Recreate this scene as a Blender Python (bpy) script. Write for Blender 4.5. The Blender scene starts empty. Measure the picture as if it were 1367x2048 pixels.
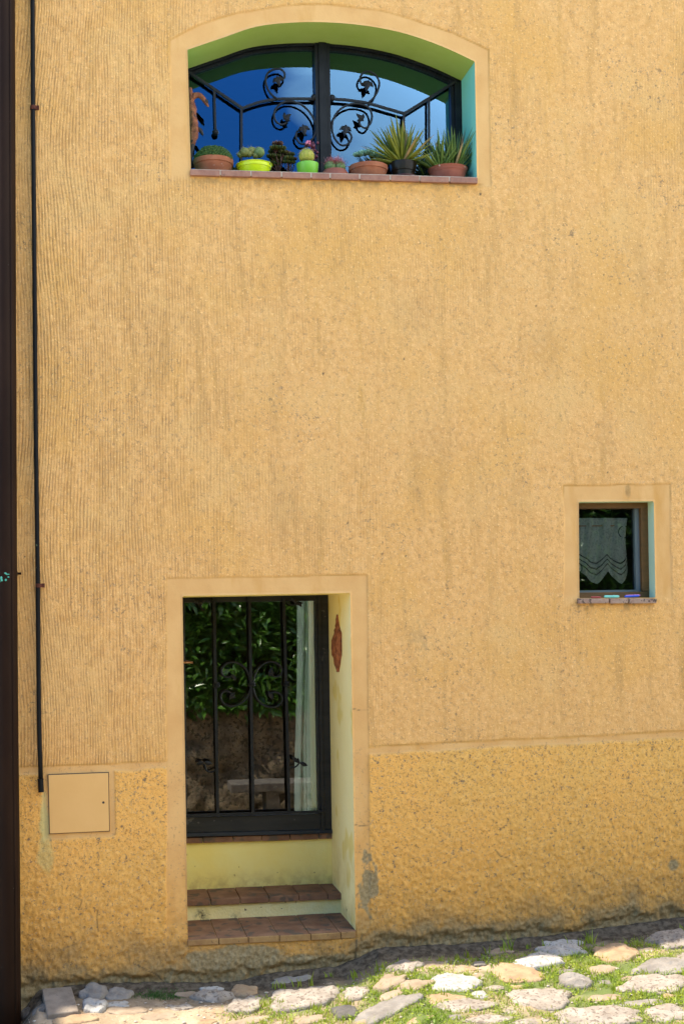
import bpy, math, random
import numpy as np
from mathutils import Vector, Matrix
random.seed(7); RNG = np.random.default_rng(7)
C = bpy.context.scene.collection
SC = bpy.context.scene

# ------------------------------------------------------------------ camera
FPX, PX0, PY0 = 2600.0, 545.0, 1176.0          # focal length and principal point in photo pixels (1367 x 2048)
CAM = Vector((0.0, -7.0, 1.95))
_dn = Vector(((180 - PX0) / FPX, -(1230 - PY0) / FPX, -1.0)).normalized()
_u = Vector((-0.015, 1.0, 0.0)); _u.z = -(_u.x * _dn.x + _u.y * _dn.y) / _dn.z; _u.normalize()
_r = _dn.cross(_u).normalized()
# camera axes expressed in the world: rows below are world X, Y, Z in camera coordinates
RW = Matrix((_r, _dn, _u))                      # world = RW @ cam
cam_data = bpy.data.cameras.new('camera'); cam = bpy.data.objects.new('camera', cam_data); C.objects.link(cam)
cam_data.sensor_fit = 'VERTICAL'; cam_data.sensor_height = 36.0; cam_data.lens = 36.0 * FPX / 2048.0
cam_data.shift_x = (683.5 - PX0) / 2048.0; cam_data.shift_y = (PY0 - 1024.0) / 2048.0
cam_data.clip_start = 0.05; cam_data.clip_end = 500
M4 = RW.to_4x4(); M4.translation = CAM; cam.matrix_world = M4
SC.camera = cam

# ------------------------------------------------------------------ world, sun, exposure
SUN_EL, SUN_TR = math.radians(56), Vector((0.55, -0.040, -0.83)).normalized()   # direction the light travels
wd = bpy.data.worlds.new("World"); SC.world = wd; wd.use_nodes = True
nt = wd.node_tree; nt.nodes.clear()
def N(nt, t, **k):
    n = nt.nodes.new(t)
    for a, b in k.items(): setattr(n, a, b)
    return n
wo = N(nt, 'ShaderNodeOutputWorld'); bg = N(nt, 'ShaderNodeBackground'); bg.inputs[1].default_value = 0.12
sky = N(nt, 'ShaderNodeTexSky', sky_type='NISHITA', sun_disc=False)
ts = -SUN_TR
sky.sun_elevation = math.asin(ts.z); sky.sun_rotation = math.atan2(ts.x, ts.y)
sky.air_density = 1.0; sky.dust_density = 0.3; sky.ozone_density = 3.0
hs = N(nt, 'ShaderNodeHueSaturation'); hs.inputs['Saturation'].default_value = 1.35
tc = N(nt, 'ShaderNodeTexCoord'); mp = N(nt, 'ShaderNodeMapping'); mp.inputs['Scale'].default_value = (1, 1, 2.2)
mp.inputs['Location'].default_value = (0.35, 0.1, 0.25)
cn = N(nt, 'ShaderNodeTexNoise'); cn.inputs['Scale'].default_value = 4.6; cn.inputs['Detail'].default_value = 7; cn.inputs['Roughness'].default_value = .52
cr = N(nt, 'ShaderNodeMapRange'); cr.inputs[1].default_value = .45; cr.inputs[2].default_value = .58
sx = N(nt, 'ShaderNodeSeparateXYZ')
ax = N(nt, 'ShaderNodeMapRange'); ax.inputs[1].default_value = .115; ax.inputs[2].default_value = .18; ax.inputs[3].default_value = -.12; ax.inputs[4].default_value = .13
ad = N(nt, 'ShaderNodeMath', operation='ADD')
mx = N(nt, 'ShaderNodeMix', data_type='RGBA'); mx.inputs[7].default_value = (7.6, 8.0, 8.4, 1)
L = nt.links.new
L(tc.outputs['Generated'], mp.inputs[0]); L(mp.outputs[0], cn.inputs[0]); L(tc.outputs['Generated'], sx.inputs[0])
L(sx.outputs[0], ax.inputs[0]); L(cn.outputs[0], ad.inputs[0]); L(ax.outputs[0], ad.inputs[1]); L(ad.outputs[0], cr.inputs[0])
L(sky.outputs[0], hs.inputs['Color']); L(hs.outputs[0], mx.inputs[6]); L(cr.outputs[0], mx.inputs[0]); L(mx.outputs[2], bg.inputs[0]); L(bg.outputs[0], wo.inputs[0])
sd = bpy.data.lights.new('sun', 'SUN'); sd.energy = 3.3; sd.angle = math.radians(.53); sd.color = (1, .91, .77)
so = bpy.data.objects.new('sun', sd); C.objects.link(so); so.rotation_euler = SUN_TR.to_track_quat('-Z', 'Y').to_euler(); so.location = (-3, 1, 12)
SC.view_settings.view_transform = 'Standard'; SC.view_settings.look = 'None'; SC.view_settings.exposure = 1.74; SC.view_settings.gamma = 1.0
SC.render.engine = 'CYCLES'
SC.cycles.max_bounces = 8; SC.cycles.diffuse_bounces = 4; SC.cycles.transparent_max_bounces = 12
SC.cycles.caustics_reflective = False; SC.cycles.caustics_refractive = False

# ------------------------------------------------------------------ photo pixel -> point on a real plane
def ray(px, py): return RW @ Vector(((px - PX0) / FPX, -(py - PY0) / FPX, -1.0))
def W(px, py, Y=0.0):
    d = ray(px, py); return CAM + d * ((Y - CAM.y) / d.y)
def S(Y=0.0): return (Y - CAM.y) / FPX            # metres per photo pixel at depth Y

# ------------------------------------------------------------------ numpy value noise
def _h(ix, iy, iz, s):
    n = (ix * 374761393 + iy * 668265263 + iz * 2147483647 // 7 + s * 974634777) & 0xffffffff
    n = ((n ^ (n >> 13)) * 1274126177) & 0xffffffff
    n = ((n ^ (n >> 16)) * 2246822519) & 0xffffffff
    return ((n ^ (n >> 15)) & 0xffff) / 65535.0
def vn(x, y, z=None, s=0):
    x = np.asarray(x, float); y = np.asarray(y, float)
    ix = np.floor(x).astype(np.int64); iy = np.floor(y).astype(np.int64)
    fx = x - ix; fy = y - iy; fx = fx * fx * (3 - 2 * fx); fy = fy * fy * (3 - 2 * fy)
    def pl(iz):
        a = _h(ix, iy, iz, s); b = _h(ix + 1, iy, iz, s); c = _h(ix, iy + 1, iz, s); d = _h(ix + 1, iy + 1, iz, s)
        return (a * (1 - fx) + b * fx) * (1 - fy) + (c * (1 - fx) + d * fx) * fy
    if z is None: return pl(0) * 2 - 1
    z = np.asarray(z, float); iz = np.floor(z).astype(np.int64); fz = z - iz; fz = fz * fz * (3 - 2 * fz)
    return (pl(iz) * (1 - fz) + pl(iz + 1) * fz) * 2 - 1
def fbm(x, y, z=None, s=0, o=3):
    t = 0; a = 1; n = 0
    for i in range(o):
        t = t + a * vn(x * 2 ** i, y * 2 ** i, None if z is None else z * 2 ** i, s + i * 17); n += a; a *= .5
    return t / n
def ss(a, b, x): t = np.clip((x - a) / (b - a), 0, 1); return t * t * (3 - 2 * t)

# ------------------------------------------------------------------ materials
def newmat(name):
    m = bpy.data.materials.new(name); m.use_nodes = True; return m, m.node_tree, m.node_tree.nodes['Principled BSDF']
def ramp(nt, fac, a, b, e0=.4, e1=.6):
    r = N(nt, 'ShaderNodeMapRange'); r.inputs[1].default_value = e0; r.inputs[2].default_value = e1; nt.links.new(fac, r.inputs[0])
    m = N(nt, 'ShaderNodeMix', data_type='RGBA')
    for i, c in ((6, a), (7, b)):
        if isinstance(c, tuple): m.inputs[i].default_value = (*c, 1)
        else: nt.links.new(c, m.inputs[i])
    nt.links.new(r.outputs[0], m.inputs[0]); return m.outputs[2]
def noise(nt, scale, detail=4, rough=.55, off=0.0, stretch=None):
    g = N(nt, 'ShaderNodeNewGeometry'); n = N(nt, 'ShaderNodeTexNoise'); n.inputs['Scale'].default_value = scale
    n.inputs['Detail'].default_value = detail; n.inputs['Roughness'].default_value = rough
    mp = N(nt, 'ShaderNodeMapping'); mp.inputs['Location'].default_value = (off, off * .7, off * 1.3)
    if stretch: mp.inputs['Scale'].default_value = stretch
    nt.links.new(g.outputs['Position'], mp.inputs[0]); nt.links.new(mp.outputs[0], n.inputs[0]); return n.outputs[0]
def pmat(name, c1, c2, scale=20, rough=.7, bump=.3, bscale=80, metal=0, spec=.5, speck=None, e0=.35, e1=.65, dist=.004, stretch=None, coat=0, sub=0):
    m, nt, p = newmat(name)
    col = ramp(nt, noise(nt, scale, stretch=stretch), c1, c2, e0, e1)
    if speck:
        sc, th, c3 = speck; col = ramp(nt, noise(nt, sc, 2, off=3.3), col, c3, th, th + .05)
    nt.links.new(col, p.inputs['Base Color'])
    p.inputs['Roughness'].default_value = rough; p.inputs['Metallic'].default_value = metal
    p.inputs['Specular IOR Level'].default_value = spec; p.inputs['Coat Weight'].default_value = coat
    if bump:
        b = N(nt, 'ShaderNodeBump'); b.inputs['Strength'].default_value = bump; b.inputs['Distance'].default_value = dist
        nt.links.new(noise(nt, bscale, 5, .6, 1.7), b.inputs['Height']); nt.links.new(b.outputs[0], p.inputs['Normal'])
    return m
def leafmat(name, c1, c2, scale=30, rough=.45, trans=.25, spec=.4, bump=0):
    m = pmat(name, c1, c2, scale, rough, bump, 60, spec=spec); nt = m.node_tree; p = nt.nodes['Principled BSDF']
    t = N(nt, 'ShaderNodeBsdfTranslucent'); mx = N(nt, 'ShaderNodeMixShader'); mx.inputs[0].default_value = trans
    nt.links.new(p.inputs['Base Color'].links[0].from_socket, t.inputs[0])
    nt.links.new(p.outputs[0], mx.inputs[1]); nt.links.new(t.outputs[0], mx.inputs[2])
    nt.links.new(mx.outputs[0], nt.nodes['Material Output'].inputs[0]); return m
def glassmat(name, ior=1.9, tint=(.85, .9, .88), rough=0.0, wav=0.0, gt=(1, 1, 1)):
    m, nt, p = newmat(name); nt.nodes.remove(p)
    t = N(nt, 'ShaderNodeBsdfTransparent'); t.inputs[0].default_value = (*tint, 1)
    g = N(nt, 'ShaderNodeBsdfGlossy'); g.inputs[0].default_value = (*gt, 1); g.inputs['Roughness'].default_value = rough
    f = N(nt, 'ShaderNodeFresnel'); f.inputs[0].default_value = ior
    mx = N(nt, 'ShaderNodeMixShader')
    if wav:
        b = N(nt, 'ShaderNodeBump'); b.inputs['Strength'].default_value = wav; b.inputs['Distance'].default_value = .002
        nt.links.new(noise(nt, 5, 1), b.inputs['Height']); nt.links.new(b.outputs[0], g.inputs['Normal'])
    nt.links.new(f.outputs[0], mx.inputs[0]); nt.links.new(t.outputs[0], mx.inputs[1]); nt.links.new(g.outputs[0], mx.inputs[2])
    nt.links.new(mx.outputs[0], nt.nodes['Material Output'].inputs[0]); return m

def wallmat():
    m, nt, p = newmat('ochre_render'); L = nt.links.new
    def at(n):
        a = N(nt, 'ShaderNodeAttribute', attribute_name=n); return a.outputs['Fac']
    fine = noise(nt, 150, 3, .6); med = noise(nt, 28, 5, .6, 2.0); big = noise(nt, 1.6, 5, .6, 5.0)
    stre = noise(nt, 9, 4, .6, 8.0, (2.4, 1, .35))
    up = ramp(nt, med, (.645, .355, .120), (.74, .432, .164), .35, .65)
    up = ramp(nt, big, up, (.67, .37, .108), .48, .70)
    up = ramp(nt, noise(nt, 5, 6, .65, 48.0, (2.2, 1, .28)), up, (.53, .30, .10), .52, .72)
    up = ramp(nt, noise(nt, 2.6, 6, .6, 58.0), up, (.69, .415, .155), .52, .72)
    up = ramp(nt, stre, up, (0.572, 0.316, 0.085), .60, .85)
    dado = ramp(nt, med, (.66, .36, .088), (.76, .44, .128), .35, .65)
    dado = ramp(nt, big, dado, (.76, .405, .105), .45, .62)
    smo = ramp(nt, noise(nt, 6, 4, .5, 4.0), (.61, .345, .125), (.67, .40, .155), .35, .65)
    smo = ramp(nt, noise(nt, 3.5, 5, .6, 24.0, (2, 1, .5)), smo, (.56, .30, .085), .55, .75)
    sp1 = noise(nt, 105, 3, .7, 14.0, (1.5, 1, .7)); up = ramp(nt, sp1, up, (.46, .255, .09), .57, .74)
    up = ramp(nt, noise(nt, 75, 2, .5, 34.0), up, (0.832, 0.530, 0.211), .60, .72)
    dado = ramp(nt, noise(nt, 80, 3, .7, 17.0), dado, (.33, .155, .04), .55, .70)
    c = ramp(nt, at('plinth'), up, dado, 0, 1)
    c = ramp(nt, at('smooth'), c, smo, 0, 1)
    c = ramp(nt, at('low'), c, ramp(nt, med, (.56, .27, .052), (.66, .345, .085)), 0, 1.3)
    # worn-off pits where the grey mortar shows
    pit = ramp(nt, noise(nt, 48, 7, .72, 9.0), (0., 0., 0.), (1., 1., 1.), .575, .63)
    pm = N(nt, 'ShaderNodeMath', operation='MULTIPLY'); L(pit, pm.inputs[0]); L(at('pits'), pm.inputs[1])
    c = ramp(nt, pm.outputs[0], c, (.22, .145, .08), 0, 1)
    pit2 = ramp(nt, noise(nt, 85, 6, .72, 19.0), (0., 0., 0.), (1., 1., 1.), .575, .635)
    pm2 = N(nt, 'ShaderNodeMath', operation='MULTIPLY'); L(pit2, pm2.inputs[0]); L(at('pits'), pm2.inputs[1])
    c = ramp(nt, pm2.outputs[0], c, (.38, .27, .165), 0, 1.2)
    # shade of the comb lines put into the colour; edge grooves tinted darker
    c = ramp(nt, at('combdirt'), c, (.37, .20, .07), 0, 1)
    c = ramp(nt, at('groove'), c, (.42, .235, .06), 0, 1)
    c = ramp(nt, at('grime'), c, ramp(nt, noise(nt, 40, 4, .6, 7.), (.15, .095, .04), (.30, .20, .09)), 0, 1)
    c = ramp(nt, at('cement'), c, ramp(nt, noise(nt, 50, 4, .6, 3.), (.25, .18, .085), (.35, .265, .14)), 0, 1)
    c = ramp(nt, at('green'), c, (.42, .44, .20), 0, 1.3)
    c = ramp(nt, at('dark'), c, (.09, .07, .045), 0, 1)
    L(c, p.inputs['Base Color']); p.inputs['Roughness'].default_value = .92; p.inputs['Specular IOR Level'].default_value = .2
    b = N(nt, 'ShaderNodeBump'); b.inputs['Distance'].default_value = .004
    sm = N(nt, 'ShaderNodeMath', operation='MULTIPLY_ADD'); sm.inputs[1].default_value = -.75; sm.inputs[2].default_value = .95
    L(at('smooth'), sm.inputs[0]); L(sm.outputs[0], b.inputs['Strength'])
    L(fine, b.inputs['Height']); L(b.outputs[0], p.inputs['Normal'])
    return m

MT = {}
MT['wall'] = wallmat()
MT['render_plain'] = pmat('ochre_render_plain', (.66, .36, .112), (.77, .44, .153), 20, .92, .5, 120, spec=.2)
MT['panel'] = pmat('ochre_painted_metal', (.64, .37, .125), (.67, .395, .14), 4, .6, .15, 30, spec=.3)
MT['lime'] = pmat('lime_green_plaster', (.38, .54, .15), (.34, .50, .12), 5, .85, .25, 60, spec=.2)
MT['mint'] = pmat('mint_plaster', (.20, .62, .50), (.24, .66, .52), 4, .8, .2, 60, spec=.2)  # jamb plaster with the blue skylight put into its colour
MT['palemint'] = pmat('pale_mint_plaster', (.48, .62, .42), (.52, .66, .46), 4, .8, .2, 60, spec=.2)
MT['cream'] = pmat('pale_yellow_plaster', (.88, .74, .34), (.90, .78, .40), 3, .85, .25, 40, spec=.2, speck=(3.5, .60, (.80, .64, .22)))
MT['riser'] = pmat('yellow_plaster', (.90, .72, .22), (.90, .77, .29), 4, .85, .25, 60, spec=.2, speck=(30, .70, (.5, .36, .11)))
MT['riser_rough'] = pmat('rough_yellow_plaster', (.86, .70, .30), (.90, .76, .38), 14, .9, .8, 70, spec=.2, speck=(34, .68, (.22, .15, .08)), dist=.008)
MT['terracotta'] = pmat('terracotta_tile', (.165, .080, .045), (.25, .135, .078), 9, .85, .6, 90, spec=.15, speck=(12, .55, (.115, .080, .055)))
def add_stain(m, col, centre=None, r=.05, zr=None, k=.8, ns=30):
    nt = m.node_tree; p = nt.nodes['Principled BSDF']; L = nt.links.new; src = p.inputs['Base Color'].links[0].from_socket
    g = N(nt, 'ShaderNodeNewGeometry'); mr = N(nt, 'ShaderNodeMapRange')
    if centre is not None:
        d = N(nt, 'ShaderNodeVectorMath', operation='DISTANCE'); d.inputs[1].default_value = centre; L(g.outputs['Position'], d.inputs[0]); L(d.outputs['Value'], mr.inputs[0]); mr.inputs[1].default_value = r; mr.inputs[2].default_value = 0
    else:
        x = N(nt, 'ShaderNodeSeparateXYZ'); L(g.outputs['Position'], x.inputs[0]); L(x.outputs[2], mr.inputs[0]); mr.inputs[1].default_value = zr[1]; mr.inputs[2].default_value = zr[0]
    a = N(nt, 'ShaderNodeMath', operation='MULTIPLY'); b = N(nt, 'ShaderNodeMapRange'); L(noise(nt, ns, 5, .65, 6.1), b.inputs[0]); b.inputs[1].default_value = .40; b.inputs[2].default_value = .62
    L(mr.outputs[0], a.inputs[0]); L(b.outputs[0], a.inputs[1]); L(ramp(nt, a.outputs[0], src, col, 0, 1 / k), p.inputs['Base Color'])
_zb = W(500, 1768, .685).z
add_stain(MT['riser'], (.50, .31, .10), zr=(_zb, _zb + .10), ns=18, k=.5)
add_stain(MT['riser_rough'], (.07, .05, .03), centre=W(403, 1832, .42), r=.055, k=1.2, ns=40); add_stain(MT['riser_rough'], (.20, .15, .09), centre=W(470, 1838, .42), r=.05, k=.8, ns=50)
add_stain(MT['cream'], (.50, .36, .13), zr=(-.1, .75), ns=9); add_stain(MT['cream'], (.10, .07, .04), centre=W(694, 1820, .25), r=.025, k=1.2, ns=60)
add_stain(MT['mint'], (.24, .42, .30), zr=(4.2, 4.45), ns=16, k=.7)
MT['terra_edge'] = pmat('worn_tile_edge', (.25, .135, .05), (.34, .20, .075), 18, .8, .5, 90, spec=.3, speck=(60, .66, (.13, .085, .045)))
MT['terra_sill'] = pmat('sill_tile', (.25, .12, .085), (.33, .17, .115), 22, .75, .4, 90, spec=.3, speck=(70, .68, (.14, .09, .07)))
MT['mortar'] = pmat('mortar', (.48, .41, .33), (.36, .29, .22), 30, .95, .5, 120, spec=.1)
MT['iron'] = pmat('dark_iron', (.009, .010, .012), (.016, .018, .021), 30, .5, .25, 150, metal=0, spec=.22)
MT['frame'] = pmat('black_frame_paint', (.005, .0065, .008), (.011, .013, .015), 14, .5, .15, 100, spec=.2)
MT['frame_worn'] = pmat('worn_black_paint', (.010, .011, .012), (.020, .021, .022), 9, .5, .2, 60, spec=.3, speck=(22, .68, (.07, .065, .06)), stretch=(.5, 1, 3))
MT['wood'] = pmat('brown_frame', (.10, .05, .010), (.14, .065, .015), 12, .5, .1, 60, spec=.4, stretch=(1, 1, 4))
MT['sash'] = pmat('grey_sash', (.10, .13, .13), (.12, .15, .15), 8, .5, 0, spec=.4)
MT['pipe'] = pmat('dark_brown_pipe', (.014, .006, .003), (.022, .010, .005), 8, .55, .15, 60, spec=.10, speck=(70, .74, (.09, .085, .07)), stretch=(1, 1, .25))
MT['conduit'] = pmat('black_conduit', (.006, .006, .006), (.011, .011, .011), 10, .55, .1, 60, spec=.12, speck=(30, .72, (.10, .13, .07)), stretch=(1, 1, .15))
MT['rust'] = pmat('rust', (.07, .018, .010), (.12, .035, .018), 60, .8, .5, 160, spec=.3)
MT['verdigris'] = pmat('verdigris', (.05, .30, .22), (.10, .40, .30), 60, .9, .5, 160, spec=.2)
MT['glass'] = glassmat('window_glass', 2.15, (.70, .74, .72), 0, .05, (.28, .60, 1.0))
MT['glass_door'] = glassmat('door_glass', 2.7, (.9, .92, .9), .0, .05)
MT['glass_small'] = glassmat('small_glass', 1.8, (.86, .9, .88))
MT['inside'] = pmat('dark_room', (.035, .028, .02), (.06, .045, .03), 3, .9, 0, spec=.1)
MT['brass'] = pmat('copper_handle', (.42, .19, .08), (.50, .25, .12), 30, .35, 0, metal=.6)
MT['potclay'] = pmat('clay_pot', (.26, .085, .040), (.32, .12, .06), 18, .8, .25, 100, spec=.25, speck=(30, .66, (.33, .17, .12)))
MT['potclay_red'] = pmat('red_clay_pot', (.24, .07, .042), (.29, .09, .055), 16, .65, .15, 100, spec=.3)
MT['lime_pot'] = pmat('lime_plastic', (.56, .70, .004), (.60, .74, .008), 5, .35, 0, spec=.5)
MT['green_pot'] = pmat('green_plastic', (.17, .46, .03), (.20, .50, .04), 5, .38, 0, spec=.5)
MT['dgreen_pot'] = pmat('dark_green_plastic', (.02, .07, .03), (.025, .09, .035), 5, .45, 0, spec=.5)
MT['black_pot'] = pmat('black_plastic', (.012, .012, .013), (.02, .02, .02), 5, .5, 0, spec=.5)
MT['glaze'] = pmat('brown_glaze', (.010, .007, .004), (.018, .012, .006), 12, .3, .05, 60, spec=.14, coat=.05)
MT['glaze_red'] = pmat('oxblood_glaze', (.05, .010, .008), (.08, .015, .012), 12, .3, .05, 60, spec=.25, coat=.05)
MT['soil'] = pmat('potting_soil', (.03, .02, .013), (.06, .04, .025), 80, .95, .8, 160, spec=.1, dist=.01)
MT['pebble'] = pmat('pale_pebbles', (.35, .25, .2), (.5, .4, .33), 80, .9, .5, 160)
MT['succ_dark'] = leafmat('dark_succulent', (.022, .055, .010), (.055, .095, .016), 70, .6, .05, .2)
MT['cact_olive'] = leafmat('olive_cactus', (.14, .16, .035), (.22, .22, .06), 90, .6, .05, bump=.4)
MT['cact_green'] = leafmat('green_cactus', (.10, .18, .04), (.20, .25, .10), 90, .6, .05, bump=.4)
MT['cact_yellow'] = leafmat('yellow_cactus', (.34, .36, .04), (.42, .40, .07), 60, .6, .05, bump=.3)
MT['aeonium'] = leafmat('aeonium_leaf', (.02, .045, .008), (.09, .08, .018), 60, .5, .1, .2)
MT['aeo_red'] = leafmat('dark_red_leaf', (.08, .03, .02), (.12, .05, .03), 60, .45, .1)
MT['redplant'] = leafmat('maroon_stem', (.11, .022, .04), (.16, .04, .06), 60, .5, .1)
MT['pink'] = leafmat('pink_flower', (.75, .18, .32), (.85, .3, .42), 60, .5, .2)
MT['spine'] = leafmat('pink_spines', (.55, .16, .20), (.48, .22, .20), 60, .5, .1)
MT['spine_y'] = leafmat('straw_spines', (.50, .42, .20), (.55, .48, .28), 60, .5, .1)
MT['echev'] = leafmat('blue_green_leaf', (.14, .30, .22), (.22, .40, .28), 40, .5, .1)
MT['agave'] = leafmat('agave_leaf', (.15, .19, .014), (.28, .28, .03), 14, .4, .25)
MT['agave_dry'] = leafmat('dry_agave_leaf', (.42, .24, .08), (.50, .34, .14), 14, .6, .2)
MT['aloe'] = leafmat('aloe_leaf', (.09, .16, .025), (.19, .26, .045), 14, .4, .2)
MT['darkaloe'] = leafmat('dark_leaf', (.02, .045, .02), (.04, .07, .035), 20, .4, .1)
MT['root'] = pmat('driftwood', (.15, .038, .018), (.34, .115, .045), 42, .6, .9, 60, spec=.4, speck=(40, .62, (.05, .025, .02)), dist=.01)
MT['rootdark'] = pmat('charred_wood', (.014, .012, .012), (.03, .02, .018), 30, .6, .6, 60, spec=.4)
MT['mask'] = pmat('carved_ornament', (.16, .045, .018), (.40, .14, .055), 38, .65, 1.0, 45, spec=.3, dist=.008)
MT['lace'] = None
MT['dirt'] = None
MT['concrete_slab'] = pmat('grey_slab', (.16, .125, .095), (.23, .185, .14), 14, .9, .5, 120, speck=(50, .66, (.12, .105, .09)))
MT['stone_white'] = pmat('white_cobble', (.30, .275, .24), (.40, .37, .325), 14, .85, .7, 60, speck=(55, .58, (.21, .185, .155)), dist=.008)
MT['stone_pale'] = pmat('pale_cobble', (.22, .18, .14), (.33, .28, .225), 12, .85, .8, 60, speck=(55, .56, (.15, .115, .085)), dist=.008)
MT['stone_tan'] = pmat('tan_cobble', (.23, .165, .105), (.32, .24, .16), 12, .88, .8, 60, speck=(36, .62, (.26, .18, .12)), dist=.008)
MT['stone_orange'] = pmat('orange_cobble', (.29, .18, .095), (.36, .25, .14), 12, .88, .8, 60, speck=(30, .62, (.24, .15, .09)), dist=.008)
MT['stone_grey'] = pmat('grey_cobble', (.16, .138, .115), (.25, .22, .185), 12, .88, .8, 60, speck=(36, .62, (.18, .16, .14)), dist=.008)
MT['stone_dark'] = pmat('dark_stone', (.07, .062, .055), (.12, .105, .09), 14, .9, .8, 60, dist=.008)
MT['grass'] = leafmat('grass_blade', (.17, .27, .018), (.36, .41, .04), 9, .5, .4)
MT['grass_dry'] = leafmat('dry_grass_blade', (.36, .30, .12), (.45, .36, .17), 9, .6, .3)
MT['moss'] = leafmat('dark_moss', (.035, .10, .012), (.06, .14, .02), 20, .7, .2)
MT['weed'] = leafmat('purple_weed', (.16, .05, .05), (.20, .12, .05), 20, .6, .2)
MT['laurel'] = leafmat('laurel_leaf', (.045, .13, .014), (.10, .23, .03), 6, .25, .25, spec=.6)
MT['hedgecore'] = pmat('hedge_shade', (.006, .012, .004), (.01, .018, .006), 6, .95, 0, spec=.1)
MT['fieldstone'] = pmat('field_stone', (.09, .065, .035), (.22, .165, .095), 7, .92, 1.0, 26, speck=(24, .55, (.05, .045, .02)), dist=.03)
MT['bench'] = pmat('bench_stone', (.08, .07, .058), (.14, .125, .10), 12, .9, .7, 60, speck=(24, .62, (.15, .14, .12)), dist=.008)
MT['rooftile'] = pmat('roof_tile', (.30, .14, .08), (.40, .22, .13), 5, .85, .4, 40)
for k, c in dict(peg_red=(.42, .05, .04), peg_mint=(.20, .62, .50), peg_blue=(.02, .08, .55), peg_pink=(.62, .18, .38)).items():
    MT[k] = pmat(k.split('_')[1] + '_plastic', c, tuple(v * .9 for v in c), 10, .4, 0)

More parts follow.
